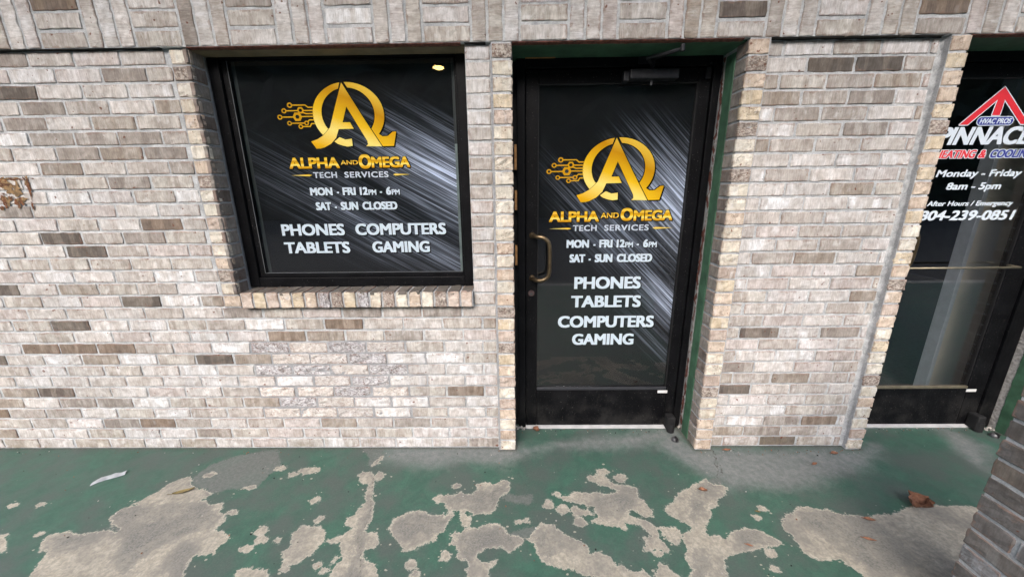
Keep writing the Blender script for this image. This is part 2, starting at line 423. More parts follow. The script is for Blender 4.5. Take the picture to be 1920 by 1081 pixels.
# measured outlines (metres)
BARE = [[(0.139,-0.705),(0.127,-0.669),(0.092,-0.606),(0.056,-0.599),(0.016,-0.571),(-0.001,-0.526),(0.076,-0.507),(0.13,-0.526),(0.221,-0.503),(0.286,-0.513),(0.284,-0.5),(0.243,-0.487),(0.218,-0.478),(0.204,-0.458),(0.178,-0.453),(0.173,-0.413),(0.183,-0.384),(0.227,-0.369),(0.205,-0.364),(0.245,-0.3),(0.27,-0.221),(0.323,-0.187),(0.345,-0.203),(0.376,-0.244),(0.418,-0.267),(0.467,-0.273),(0.494,-0.29),(0.534,-0.306),(0.508,-0.343),(0.535,-0.345),(0.571,-0.369),(0.622,-0.359),(0.642,-0.379),(0.649,-0.403),(0.682,-0.423),(0.709,-0.46),(0.693,-0.5),(0.746,-0.508),(0.781,-0.529),(0.793,-0.554),(0.777,-0.586),(0.791,-0.609),(0.75,-0.616),(0.714,-0.617),(0.711,-0.646),(0.721,-0.674),(0.74,-0.703),(0.77,-0.753),(0.157,-0.755)],[(1.046,-0.521),(1.068,-0.479),(1.15,-0.486),(1.182,-0.504),(1.203,-0.545),(1.193,-0.57),(1.184,-0.608),(1.148,-0.645),(1.129,-0.661),(1.086,-0.659),(1.079,-0.631),(1.057,-0.601),(1.075,-0.57)],[(1.205,-0.549),(1.263,-0.529),(1.293,-0.561),(1.234,-0.563)],[(0.923,-0.67),(0.964,-0.665),(1.04,-0.673),(1.098,-0.752),(0.96,-0.752),(0.937,-0.703)],[(-0.256,-0.527),(-0.186,-0.526),(-0.135,-0.555),(-0.09,-0.603),(-0.138,-0.611)],[(0.637,-0.275),(0.678,-0.258),(0.71,-0.247),(0.72,-0.267),(0.692,-0.279)],[(1.27,-0.027),(1.277,-0.062),(1.258,-0.103),(1.242,-0.123),(1.23,-0.116),(1.246,-0.069)],[(1.203,-0.155),(1.252,-0.161),(1.287,-0.21),(1.317,-0.322),(1.341,-0.364),(1.362,-0.441),(1.353,-0.499),(1.362,-0.512),(1.408,-0.512),(1.432,-0.561),(1.424,-0.586),(1.386,-0.591),(1.387,-0.615),(1.403,-0.634),(1.452,-0.651),(1.482,-0.701),(1.505,-0.751),(1.293,-0.751),(1.292,-0.702),(1.291,-0.673),(1.309,-0.63),(1.292,-0.6),(1.259,-0.537),(1.296,-0.49),(1.255,-0.477),(1.245,-0.452),(1.274,-0.42),(1.298,-0.348),(1.275,-0.317),(1.269,-0.247),(1.228,-0.236),(1.188,-0.186)],[(1.452,-0.486),(1.461,-0.441),(1.501,-0.413),(1.553,-0.398),(1.587,-0.403),(1.616,-0.424),(1.675,-0.42),(1.682,-0.432),(1.702,-0.413),(1.725,-0.408),(1.719,-0.441),(1.698,-0.477),(1.699,-0.503),(1.669,-0.524),(1.67,-0.549),(1.625,-0.561),(1.582,-0.592),(1.546,-0.594),(1.513,-0.557),(1.461,-0.512)],[(1.605,-0.338),(1.633,-0.31),(1.668,-0.312),(1.711,-0.317),(1.737,-0.29),(1.752,-0.307),(1.794,-0.301),(1.817,-0.274),(1.801,-0.251),(1.84,-0.234),(1.902,-0.243),(1.927,-0.217),(1.968,-0.223),(1.969,-0.29),(1.931,-0.317),(1.91,-0.393),(1.88,-0.424),(1.839,-0.417),(1.816,-0.427),(1.781,-0.403),(1.766,-0.413),(1.806,-0.445),(1.802,-0.477),(1.777,-0.49),(1.756,-0.459),(1.741,-0.403),(1.7,-0.403),(1.682,-0.393),(1.672,-0.359),(1.634,-0.356)],[(1.724,-0.52),(1.741,-0.505),(1.758,-0.516),(1.785,-0.494),(1.831,-0.49),(1.883,-0.468),(1.937,-0.472),(1.961,-0.511),(1.984,-0.524),(2.021,-0.536),(2.04,-0.544),(1.999,-0.588),(1.971,-0.603),(1.941,-0.576),(1.927,-0.584),(1.87,-0.588),(1.844,-0.614),(1.856,-0.636),(1.895,-0.643),(1.926,-0.633),(1.923,-0.65),(1.897,-0.668),(1.903,-0.749),(1.819,-0.75),(1.816,-0.701),(1.809,-0.672),(1.82,-0.658),(1.803,-0.633),(1.768,-0.629),(1.767,-0.6),(1.751,-0.569),(1.722,-0.569),(1.734,-0.553)],[(2.108,-0.463),(2.13,-0.477),(2.177,-0.472),(2.178,-0.494),(2.202,-0.519),(2.257,-0.544),(2.296,-0.576),(2.297,-0.606),(2.335,-0.595),(2.371,-0.621),(2.39,-0.656),(2.407,-0.642),(2.427,-0.67),(2.471,-0.68),(2.489,-0.646),(2.488,-0.67),(2.511,-0.699),(2.526,-0.748),(2.302,-0.748),(2.312,-0.699),(2.279,-0.699),(2.216,-0.674),(2.15,-0.66),(2.11,-0.643),(2.084,-0.614),(2.076,-0.568),(2.04,-0.54),(2.051,-0.536),(2.083,-0.503)],[(2.21,-0.317),(2.26,-0.317),(2.281,-0.291),(2.355,-0.307),(2.392,-0.291),(2.413,-0.312),(2.494,-0.291),(2.45,-0.263),(2.4,-0.252),(2.396,-0.187),(2.435,-0.175),(2.462,-0.211),(2.48,-0.246),(2.531,-0.252),(2.586,-0.269),(2.585,-0.312),(2.568,-0.328),(2.596,-0.343),(2.616,-0.403),(2.61,-0.431),(2.579,-0.44),(2.531,-0.393),(2.494,-0.412),(2.532,-0.44),(2.576,-0.449),(2.606,-0.493),(2.598,-0.535),(2.628,-0.59),(2.607,-0.605),(2.579,-0.587),(2.514,-0.591),(2.541,-0.552),(2.517,-0.535),(2.564,-0.527),(2.544,-0.476),(2.478,-0.467),(2.468,-0.502),(2.427,-0.485),(2.39,-0.481),(2.325,-0.459),(2.362,-0.431),(2.356,-0.384),(2.295,-0.364),(2.215,-0.343)],[(2.247,-0.379),(2.277,-0.372),(2.294,-0.393),(2.326,-0.393),(2.339,-0.422),(2.291,-0.431),(2.256,-0.431)],[(2.949,-0.212),(2.949,-0.229),(2.967,-0.244),(3.001,-0.247),(3.03,-0.264),(2.991,-0.312),(2.941,-0.344),(2.915,-0.379),(2.883,-0.393),(2.862,-0.436),(2.814,-0.485),(2.803,-0.523),(2.838,-0.527),(2.868,-0.539),(2.916,-0.506),(2.986,-0.489),(3.026,-0.497),(3.066,-0.527),(3.091,-0.567),(3.035,-0.574),(2.955,-0.588),(2.856,-0.612),(2.816,-0.634),(2.797,-0.669),(2.795,-0.698),(2.774,-0.747),(2.615,-0.747),(2.643,-0.698),(2.676,-0.67),(2.661,-0.627),(2.688,-0.583),(2.687,-0.551),(2.694,-0.519),(2.757,-0.493),(2.743,-0.476),(2.72,-0.458),(2.692,-0.431),(2.668,-0.412),(2.67,-0.398),(2.761,-0.323),(2.77,-0.302),(2.835,-0.269)],[(2.617,-0.485),(2.685,-0.486),(2.695,-0.506),(2.689,-0.547),(2.666,-0.559),(2.653,-0.567),(2.625,-0.543),(2.619,-0.519)],[(2.547,-0.645),(2.578,-0.645),(2.585,-0.67),(2.617,-0.698),(2.602,-0.747),(2.5,-0.748)],[(3.151,-0.462),(3.191,-0.426),(3.236,-0.412),(3.284,-0.378),(3.324,-0.378),(3.361,-0.393),(3.401,-0.393),(3.448,-0.421),(3.506,-0.426),(3.544,-0.435),(3.603,-0.421),(3.686,-0.417),(3.753,-0.388),(3.802,-0.378),(3.892,-0.369),(4.056,-0.378),(4.18,-0.393),(3.741,-0.744),(3.332,-0.745),(3.3,-0.697),(3.286,-0.661),(3.265,-0.63),(3.231,-0.63),(3.187,-0.633),(3.151,-0.608),(3.137,-0.589),(3.154,-0.566),(3.148,-0.514),(3.135,-0.501)]]
SPOTS = [(0.907,-0.504,0.0185,0.0153),(0.933,-0.547,0.0225,0.0129),(0.901,-0.587,0.0205,0.0085),(1.008,-0.551,0.0075,0.0065),(0.851,-0.179,0.0185,0.0123),(1.051,-0.343,0.0135,0.0144),(1.128,-0.449,0.0119,0.0109),(0.421,-0.182,0.0241,0.0098),(0.921,-0.152,0.0468,0.0176),(2.446,-0.163,0.0246,0.016),(2.525,-0.209,0.0266,0.0222),(2.381,-0.209,0.016,0.0165),(2.151,-0.369,0.0205,0.0178),(2.213,-0.393,0.0202,0.0182),(2.283,-0.459,0.0217,0.0195),(2.198,-0.307,0.0102,0.0096),(1.72,-0.616,0.0128,0.0147),(1.594,-0.65,0.0174,0.0113),(1.708,-0.257,0.0131,0.0101),(2.569,-0.606,0.0127,0.0089),(2.011,-0.462,0.0093,0.0054),(2.05,-0.459,0.0078,0.0054),(1.615,-0.675,0.0055,0.0055),(1.618,-0.699,0.0134,0.0053),(3.013,-0.606,0.0154,0.0103),(2.986,-0.666,0.0081,0.0055),(3.11,-0.388,0.0128,0.0077),(3.064,-0.435,0.0109,0.0046),(1.228,-0.658,0.0097,0.007),(1.261,-0.676,0.0055,0.0055),(1.283,-0.634,0.0056,0.0051),(1.111,-0.672,0.0062,0.0048),(1.098,-0.668,0.0048,0.0049),(-0.36,-0.374,0.0153,0.006),(-0.235,-0.369,0.0119,0.0051),(-0.046,-0.524,0.0108,0.0051),(0.708,-0.411,0.0204,0.0048),(1.3,-0.192,0.0228,0.0169),(0.756,-0.135,0.0265,0.0103)]
GREY = [[(0.345,-0.203),(0.36,-0.108),(0.454,-0.04),(0.549,-0.004),(0.646,0.018),(0.753,-0.122),(0.74,-0.16),(0.735,-0.209),(0.72,-0.267),(0.639,-0.279),(0.56,-0.29),(0.534,-0.306),(0.494,-0.29),(0.467,-0.273),(0.418,-0.267),(0.376,-0.244)],[(0.183,-0.384),(0.42,-0.369),(0.552,-0.366),(0.671,-0.432),(0.667,-0.487),(0.572,-0.538),(0.526,-0.571),(0.498,-0.646),(0.506,-0.695),(0.413,-0.647),(0.343,-0.538),(0.243,-0.487),(0.178,-0.453),(0.173,-0.413)],[(0.03,-0.539),(0.085,-0.513),(0.13,-0.526),(0.172,-0.522),(0.213,-0.571),(0.19,-0.602),(0.116,-0.603)],[(0.599,-0.602),(0.638,-0.562),(0.701,-0.601),(0.721,-0.674),(0.72,-0.703),(0.639,-0.66)],[(1.12,0.024),(1.252,0.024),(1.275,-0.055),(1.247,-0.123),(1.238,-0.148),(1.192,-0.055)],[(1.296,-0.322),(1.337,-0.354),(1.362,-0.441),(1.351,-0.503),(1.385,-0.569),(1.375,-0.6),(1.406,-0.659),(1.443,-0.751),(1.365,-0.751),(1.35,-0.673),(1.361,-0.6),(1.327,-0.537),(1.318,-0.459),(1.324,-0.394)],[(1.468,-0.486),(1.49,-0.432),(1.589,-0.413),(1.666,-0.432),(1.712,-0.422),(1.687,-0.503),(1.655,-0.528),(1.59,-0.512),(1.554,-0.545),(1.494,-0.52)],[(1.671,-0.333),(1.795,-0.312),(1.894,-0.257),(1.955,-0.234),(1.956,-0.29),(1.923,-0.323),(1.894,-0.393),(1.838,-0.403),(1.772,-0.393),(1.705,-0.384)],[(1.931,-0.317),(1.969,-0.296),(2.007,-0.312),(2.084,-0.303),(2.082,-0.338),(2.06,-0.379),(1.999,-0.364),(1.941,-0.349)],[(1.743,-0.52),(1.832,-0.499),(1.93,-0.477),(1.969,-0.52),(2.045,-0.485),(2.099,-0.485),(2.059,-0.536),(1.999,-0.584),(1.926,-0.568),(1.842,-0.599),(1.804,-0.636),(1.77,-0.599),(1.757,-0.561)],[(2.098,-0.503),(2.165,-0.511),(2.196,-0.568),(2.139,-0.628),(2.092,-0.606),(2.08,-0.552)],[(2.383,-0.333),(2.488,-0.312),(2.553,-0.323),(2.553,-0.374),(2.457,-0.431),(2.378,-0.431)],[(2.497,-0.28),(2.607,-0.258),(2.586,-0.323),(2.525,-0.302)],[(2.943,-0.224),(3.047,-0.176),(3.006,-0.252),(2.944,-0.291),(2.902,-0.323),(2.851,-0.393),(2.806,-0.422),(2.774,-0.458),(2.788,-0.393),(2.828,-0.323)],[(2.921,-0.523),(2.982,-0.495),(3.023,-0.502),(3.085,-0.563),(3.008,-0.571),(2.929,-0.559)],[(3.268,-0.412),(3.373,-0.398),(3.498,-0.435),(3.561,-0.467),(3.571,-0.534),(3.535,-0.64),(3.412,-0.696),(3.347,-0.681),(3.322,-0.611),(3.28,-0.534),(3.243,-0.467)],[(2.716,-0.598),(2.752,-0.598),(2.737,-0.656),(2.666,-0.747),(2.634,-0.747)]]
FILM = [[(1.704,0.045),(2.019,0.044),(2.018,-0.0),(2.992,0.204),(2.95,0.104),(2.724,0.042),(2.417,0.013),(2.221,0.044),(2.067,-0.029),(1.923,-0.111),(1.729,-0.07),(1.551,-0.136),(1.285,-0.069),(1.265,0.016)],[(2.913,0.222),(2.974,0.041),(3.022,-0.003),(3.895,-0.006),(4.033,0.038),(3.814,-0.127),(3.664,-0.165),(3.458,-0.247),(3.287,-0.269),(3.044,-0.247),(2.966,-0.176),(2.888,-0.086),(2.794,0.042)],[(4.55,0.197),(4.599,0.036),(4.402,-0.128),(4.439,0.007)]]
TONES = [(1,-0.17,'m'),(3,-0.19,'d'),(4,-0.11,'m'),(4,-0.03,'m'),(5,-0.21,'m'),(5,0.19,'t'),(6,-0.11,'m'),(6,0.09,'m'),(6,0.3,'m'),(7,-0.01,'m'),(7,0.19,'t'),(7,0.4,'m'),(11,-0.39,'m'),(12,0.31,'b'),(13,-0.22,'d'),(13,0.18,'m'),(14,-0.12,'d'),(17,-0.58,'d'),(17,-0.22,'t'),(18,0.1,'d'),(20,-0.32,'d'),(22,-0.53,'b'),(22,-0.32,'b'),(22,-0.12,'b'),(23,-0.75,'d'),(23,0.4,'d'),(26,-0.51,'d'),(27,-0.41,'m'),(27,-0.15,'m'),(28,-0.86,'b'),(28,-0.55,'m'),(29,-0.22,'m'),(29,-0.01,'b'),(30,0.3,'m'),(19,0.63,'m'),(19,1.23,'m'),(19,1.64,'m'),(20,1.12,'b'),(20,1.88,'t'),(21,0.81,'b'),(21,1.43,'m'),(26,1.73,'b'),(27,0.6,'t'),(29,1.43,'m'),(31,1.83,'m'),(29,1.05,'t'),(2,3.36,'d'),(2,3.56,'d'),(4,3.18,'t'),(4,3.58,'m'),(6,3.58,'m'),(6,3.52,'t'),(16,3.74,'t'),(18,3.75,'t'),(21,3.7,'m'),(21,3.27,'d'),(26,3.16,'d'),(24,3.17,'m'),(25,3.13,'t'),(25,3.46,'t'),(29,3.46,'m'),(29,3.72,'b'),(30,3.37,'m'),(31,3.46,'d'),(20,3.83,'t'),(10,3.55,'t'),(5,3.2,'m'),(3,3.75,'t'),(22,0.71,'D'),(22,0.92,'r'),(22,1.13,'D'),(22,1.33,'r'),(23,0.81,'r'),(23,1.02,'r'),(23,1.22,'D'),(23,1.43,'w'),(24,0.71,'D'),(24,0.92,'D'),(24,1.12,'r'),(24,1.33,'D'),(25,0.81,'w'),(25,1.02,'r'),(25,1.22,'D'),(25,1.43,'w'),(26,0.71,'r'),(26,0.92,'r'),(26,1.12,'D'),(26,1.33,'r'),(27,0.81,'D'),(27,1.02,'r'),(27,1.22,'w'),(27,1.43,'w'),(28,0.71,'r'),(28,0.91,'r'),(28,1.12,'r'),(28,1.33,'w')]
CRACKS = [[(3.094, -0.015), (3.08, -0.065), (3.045, -0.105), (3.043, -0.151), (3.01, -0.199), (3.018, -0.224)], [(3.083, -0.015), (3.07, -0.057), (3.066, -0.097), (3.048, -0.136), (3.056, -0.174)], [(3.072, -0.113), (3.062, -0.151), (3.036, -0.181)], [(1.274, -0.197), (1.298, -0.273), (1.317, -0.338), (1.341, -0.413), (1.344, -0.482), (1.338, -0.545), (1.377, -0.604), (1.413, -0.702)]]
RUST = [(-0.391, 1.454, 0.0366, 0.0135, 0), (-0.366, 1.437, 0.0408, 0.0311, 1), (-0.42, 1.388, 0.0288, 0.0197, 1), (-0.338, 1.388, 0.0267, 0.0197, 1), (-0.284, 1.453, 0.0122, 0.031, 0), (-0.283, 1.397, 0.0062, 0.0275, 0), (-0.369, 1.373, 0.0103, 0.0158, 0), (-0.421, 1.359, 0.0062, 0.0159, 0), (-0.354, 1.358, 0.0083, 0.0119, 0), (-0.344, 1.478, 0.0446, 0.0057, 0), (-0.41, 1.471, 0.0163, 0.0154, 0), (-0.29, 1.477, 0.0101, 0.0077, 0), (-0.295, 1.348, 0.0041, 0.0159, 0), (-0.444, 1.344, 0.0062, 0.01, 0), (-0.389, 1.388, 0.0082, 0.0079, 0)]

M_BRICK = mat_brick(); M_MORTAR = mat_mortar(); M_GROUND = mat_ground()
M_BLACK = mat_black_metal(); M_GLASS = mat_glass(); M_GOLD = mat_gold()
M_GASKET = mat_simple('black_rubber', (.006, .006, .007), .75, 0, .2)
M_WHITE = mat_simple('white_vinyl', (.63, .70, .77), .6, 0, .02, 30.0, 0.0, .03)
M_SILVERTXT = mat_simple('silver_vinyl', (.60, .64, .72), .6, 0, .03, 30.0, 0.0, .03)
M_SHADOW = mat_simple('printed_black', (.004, .004, .005), .6, 0, .05, 30.0, 0.0, .02)
M_RED = mat_simple('red_vinyl', (.70, .022, .035), .5, 0, .05)
M_BLUE = mat_simple('blue_vinyl', (.018, .03, .26), .5, 0, .05)
M_BRONZE = mat_simple('worn_bronze', (.17, .125, .075), .34, .85, .35, 18.0)
M_BRASS = mat_simple('pale_brass', (.26, .225, .16), .45, .7, .2, 20.0)
M_STEEL = mat_simple('dull_steel', (.10, .10, .105), .4, .5, .2, 40.0)
M_CLOSER = mat_simple('closer_grey', (.020, .020, .023), .45, .2, .25, 40.0, 0.0, .3)
M_GREEN = mat_simple('green_paint', (.048, .115, .068), .6, 0, .28, 14.0, .002)
M_TANSTEEL = mat_simple('tan_lintel', (.20, .155, .095), .6, 0, .2, 12.0)
M_WOOD = mat_simple('raw_wood', (.42, .21, .075), .8, 0, .25, 60.0)
M_TORN = mat_simple('torn_plaster', (.36, .34, .32), .95, 0, .35, 60.0, .004)
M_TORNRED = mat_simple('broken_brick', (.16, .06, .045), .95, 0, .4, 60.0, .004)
M_THRESH = mat_simple('white_threshold', (.46, .46, .47), .5, 0, .12, 20.0)
M_LEAF = mat_simple('dry_leaf', (.19, .085, .048), .8, 0, .35, 60.0, .001)
M_LEAFY = mat_simple('yellow_leaf', (.15, .115, .045), .8, 0, .3, 60.0, .001)
M_PAPER = mat_simple('paper', (.33, .345, .37), .8, 0, .25)
M_CEIL = mat_simple('canopy_paint', (.30, .29, .27), .8, 0, .1, 3.0)
M_ASPHALT = mat_simple('asphalt', (.055, .055, .055), .92, 0, .3, 90.0, .004)
M_TAN = mat_simple('tan_panel', (.62, .55, .43), .7, 0, .08, 4.0)
M_ALU = mat_simple('aluminium', (.50, .53, .56), .4, .2, .06)
M_DARK = mat_simple('interior_dark', (.03, .028, .026), .7, 0, .3, 3.0)
M_FLOORIN = mat_simple('interior_carpet', (.035, .038, .036), .85, 0, .3, 40.0)
M_RUST = mat_simple('rust_stain', (.12, .045, .016), .85, 0, .45, 50.0)
M_RUSTY = mat_simple('ochre_stain', (.21, .13, .06), .85, 0, .45, 50.0)

# ------------------------------------------------------------------ brickwork
P = 0.0645978                       # course height
NC = 31
LINTEL = NC*P
LB = 0.2045                         # stretcher + joint
def course_z(c):                    # c = 1 is the course under the header band
    return (NC-c)*P

PAL_LIGHT = [((.45,.405,.37),(.51,.475,.445)), ((.40,.355,.315),(.46,.42,.385)), ((.50,.475,.46),(.43,.39,.355)), ((.47,.42,.395),(.53,.50,.48)),
             ((.37,.325,.28),(.46,.415,.365)), ((.45,.39,.36),(.39,.33,.295)), ((.57,.555,.545),(.46,.42,.385)), ((.34,.295,.255),(.44,.395,.355)), ((.48,.445,.415),(.48,.43,.39)), ((.36,.315,.275),(.40,.35,.31)), ((.44,.40,.35),(.33,.28,.235))]
PAL_MID = [((.25,.21,.18),(.38,.34,.30)), ((.28,.24,.205),(.34,.30,.265)), ((.24,.20,.17),(.31,.265,.225))]
PAL_BROWN = [((.19,.145,.112),(.27,.215,.17)), ((.21,.16,.12),(.165,.126,.10)), ((.23,.175,.135),(.18,.14,.112))]
PAL_DARK = [((.115,.096,.082),(.175,.148,.125)), ((.15,.126,.106),(.105,.09,.078)), ((.13,.107,.092),(.20,.168,.142))]
PAL_TAN = [((.31,.25,.195),(.40,.35,.295)), ((.28,.225,.175),(.35,.30,.25))]
PAL_QUOIN = [((.58,.50,.40),(.62,.57,.48)), ((.56,.455,.36),(.60,.50,.405)), ((.62,.575,.49),(.59,.515,.42)), ((.53,.42,.33),(.58,.48,.39)), ((.60,.545,.45),(.64,.60,.53)), ((.56,.46,.33),(.59,.51,.395)), ((.46,.37,.31),(.53,.44,.375))]
PAL_PATCH = [((.42,.355,.315),(.60,.57,.54)), ((.47,.40,.35),(.62,.58,.54))]
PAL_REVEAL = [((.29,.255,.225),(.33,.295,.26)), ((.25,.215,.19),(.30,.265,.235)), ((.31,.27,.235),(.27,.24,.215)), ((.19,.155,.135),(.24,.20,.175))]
def pick(tone):
    if tone == 'l': return random.choice(PAL_LIGHT), random.choice([0, 0, .0, .12])
    if tone == 'm': return random.choice(PAL_MID), 0.0
    if tone == 'b': return random.choice(PAL_BROWN), 0.0
    if tone == 'd': return random.choice(PAL_DARK), 0.0
    if tone == 't': return random.choice(PAL_TAN), 0.0
    if tone == 'q': return random.choice(PAL_QUOIN), random.uniform(.25, .75)
    if tone == 'Q': return ((.22,.17,.145),(.50,.44,.38)), 1.0
    if tone == 'r': return random.choice(PAL_PATCH), .55
    if tone == 'D': return ((.24,.215,.215),(.56,.54,.535)), 1.0
    if tone == 'w': return ((.66,.64,.63),(.62,.58,.54)), .4
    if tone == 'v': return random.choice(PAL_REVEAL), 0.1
    if tone == 's': return random.choice([((.125,.11,.095),(.145,.125,.11)), ((.11,.10,.09),(.13,.115,.10))]), 0.1
    if tone == 'p': return random.choice([((.15,.135,.125),(.20,.185,.175)), ((.12,.108,.10),(.17,.155,.147)), ((.062,.055,.052),(.09,.08,.075)), ((.17,.16,.155),(.34,.335,.345))]), random.choice([.2, .45])

def brick(mb, O, U, V, N, L, H, tone, vertical=False, proud=.0):
    """one brick face: a jittered, softly rounded slab; O = lower-left corner on the face plane"""
    O = np.array(O, float); U = np.array(U, float); V = np.array(V, float); N = np.array(N, float)
    (c1, c2), style = pick(tone)
    j = RNG.uniform(.93, 1.07); j *= {'l': 1.2, 'm': 1.2, 'q': 1.08, 't': 1.1, 'b': 1.1, 'd': 1.1}.get(tone, 1.0); tw = (.975*j, 1.0*j, 1.035*j)
    if tone in 'lmt':
        g1, g2 = sum(c1)/3, sum(c2)/3
        c1 = tuple(.78*x+.22*g1 for x in c1); c2 = tuple(.6*x+.16*g2+.24*y for x, y in zip(c2, c1))
    c1 = tuple(x*k for x, k in zip(c1, tw)); c2 = tuple(x*k for x, k in zip(c2, tw))
    e = .0032
    nu = max(3, int(round(L/.028))); nv = max(3, int(round(H/.018)))
    us = [0.0, e] + [e+(L-2*e)*k/nu for k in range(1, nu)] + [L-e, L]
    vs = [0.0, e] + [e+(H-2*e)*k/nv for k in range(1, nv)] + [H-e, H]
    A, B = len(us), len(vs)
    rough = .0006 + .0012*style
    tu, tv = RNG.normal(0, .0012), RNG.normal(0, .0010)
    pr = proud + RNG.normal(0, .0007)
    verts = []; buv = []
    seed = RNG.uniform(0, 60)
    co = RNG.uniform(0, .0035, 4)
    for b in range(B):
        for a in range(A):
            u, v = us[a], vs[b]
            edge = (a in (0, A-1)) or (b in (0, B-1))
            ju, jv = 0.0, 0.0
            if a in (0, A-1): ju = RNG.normal(0, .0011) + (1 if a == 0 else -1)*abs(RNG.normal(0, .0006))
            if b in (0, B-1): jv = RNG.normal(0, .0009) + (1 if b == 0 else -1)*abs(RNG.normal(0, .0005))
            if a in (0, A-1) and b in (0, B-1):
                k = co[(a > 0)*2 + (b > 0)]
                ju += k*(1 if a == 0 else -1); jv += k*.6*(1 if b == 0 else -1)
            dn = (-.0018 if edge else RNG.normal(0, rough)) + pr + tu*(u/L-.5) + tv*(v/H-.5)
            verts.append(O + U*(u+ju) + V*(v+jv) + N*dn)
            buv.append((v if vertical else u, u if vertical else v, seed))
    faces = []
    for b in range(B-1):
        for a in range(A-1):
            i = b*A+a
            faces.append((i, i+1, i+A+1, i+A))
    ring = [a for a in range(A)] + [b*A+A-1 for b in range(1, B)] + [(B-1)*A+a for a in range(A-2, -1, -1)] + [b*A for b in range(B-2, 0, -1)]
    base = len(verts)
    for r in ring:
        verts.append(verts[r] - N*(.014)); buv.append(buv[r])
    n = len(ring)
    for k in range(n):
        faces.append((ring[k], base+k, base+(k+1) % n, ring[(k+1) % n]))
    D = (H if vertical else L, L if vertical else H) if vertical else (L, H)
    mb.add(verts, faces, 0, buv=buv, bdim=[(D[0], D[1], style)]*len(verts), bc1=[c1]*len(verts), bc2=[c2]*len(verts))

X_, Z_, NF = (1, 0, 0), (0, 0, 1), (0, -1, 0)
JT = .0102                          # joint
def tone_for(c, x, y0, default='l'):
    for (tc, tx, tk) in TONES:
        if tc == c and y0[0] < tx < y0[1]: return tk
    r = random.random()
    if default == 'l':
        if r < .015: return 'm'
        if r < .04: return 't'
    return default
def run_course(mb, c, x0, x1, phase, y, default='l'):
    """running bond from x0 to x1 in course c; stretchers start at phase + k*LB"""
    k = math.floor((x0-phase)/LB)
    while True:
        a = phase + k*LB + JT/2; b = phase + (k+1)*LB - JT/2
        k += 1
        if a > x1-.012: break
        a = max(a, x0); b = min(b, x1)
        if b-a < .014: continue
        a += RNG.normal(0, .0014); b += RNG.normal(0, .0014)
        brick(mb, (a, y, course_z(c)+JT*.5), X_, Z_, NF, b-a, P-JT+RNG.normal(0, .0008), tone_for(c, 0, (a, b), default))

Y_L, Y_R = .022, .030
WIN_X0, WIN_X1 = .6129, 1.796
D1_X0, D1_X1 = 1.9995, 2.9886
R_X0, R_X1 = 3.081, 3.822
Q2_X1 = 3.9012
D2_X1 = 4.83

store = thing('brick_storefront', (2.0, .15, 0), 'pale grey and cream brick shop front wall with green painted door reveals', 'building'); store['kind'] = 'thing'

mb = MB()
for c in range(1, NC+1):
    ph = .0965 if c % 2 else -.0055
    if c <= 18:
        run_course(mb, c, -3.62, .518, ph, Y_L)
        brick(mb, (WIN_X1+.003, Y_L, course_z(c)+JT*.5), X_, Z_, NF, 1.9035-WIN_X1-.003, P-JT, tone_for(c, 0, (9, 9)))
    else:
        run_course(mb, c, -3.62, 1.9035, ph, Y_L)
mb.build('left_brickwork', M_BRICK, store)
mb = MB()
for c in range(1, NC+1):
    run_course(mb, c, R_X0+.002, R_X1-.020, 3.1565-LB if c % 2 else 3.2635-2*LB, Y_R)
mb.build('right_brickwork', M_BRICK, store)

def quoins(x0, x1, c0, c1, dark, y=0.0):
    mb = MB()
    for c in range(c0, c1+1):
        j = RNG.normal(0, .0012)
        brick(mb, (x0+j, y, course_z(c)+JT*.45), X_, Z_, NF, x1-x0-j+RNG.normal(0, .001), P-JT*.9+RNG.normal(0, .0008), 'Q' if c in dark else 'q')
    return mb.build('quoin_column', M_BRICK, store)
quoins(.5285, WIN_X0, 1, 18, (2, 9, 16), .016)
quoins(1.9155, D1_X0, 1, NC, (1, 19, 22))
quoins(D1_X1, 3.0755, 1, NC, (2, 6, 9, 26))
quoins(R_X1, Q2_X1, 1, NC, (6, 17, 25))

# header band: basket weave blocks of three
mb = MB()
MOD = .2032
dark_h = {(0, 2, 2): 'b', (2, 2, 2): 'm', (7, 1, 1): 'd', (9, 1, 1): 'b', (9, 2, 1): 'b'}
darkv = {(1, 0): 'm', (6, 1): 't'}
for r in range(0, 4):
    z0 = LINTEL + MOD*r + .0005
    for k in range(-18, 34):
        x0 = k*MOD + JT/2 + .0005
        horiz = (k + r) % 2 == 0
        for i in range(3):
            w = MOD/3
            tone = 'l'
            rr = random.random()
            if r > 0 and rr < .05: tone = 'm'
            if horiz:
                if r == 0: tone = dark_h.get((k//2, i, i), dark_h.get((k//2, i, 2), 'l')) if (k//2, i, i) in dark_h or (k//2, i, 2) in dark_h else 'l'
                brick(mb, (x0+RNG.normal(0, .001), 0, z0+i*w+(.002 if i == 0 else JT/2)), X_, Z_, NF, MOD-JT-.001, w-JT, tone)
            else:
                if r == 0: tone = darkv.get((k//2, i), 'l')
                brick(mb, (x0-JT/2+i*w+JT/2, 0, z0+.002+RNG.normal(0, .001)), X_, Z_, NF, w-JT, MOD-JT, tone, vertical=True)
mb.build('header_band', M_BRICK, store)

# window sill of rowlock bricks
mb = MB()
ZS = 14.28*P; ZS0 = 13*P+.003
n = 18; w = (WIN_X1-.632)/n
sill_dark = {6: 'D', 7: 'Q', 9: 'D', 11: 'Q', 15: 'Q'}
for i in range(n):
    x0 = .632 + i*w + JT/2
    brick(mb, (x0, -.010, ZS0), X_, Z_, NF, w-JT, ZS-ZS0-.001, sill_dark.get(i, 'q'), vertical=True)
    brick(mb, (x0, -.0085, ZS), X_, (0, 1, 0), (0, 0, 1), w-JT, .118, 's', vertical=True)
mb.build('window_sill', M_BRICK, store)

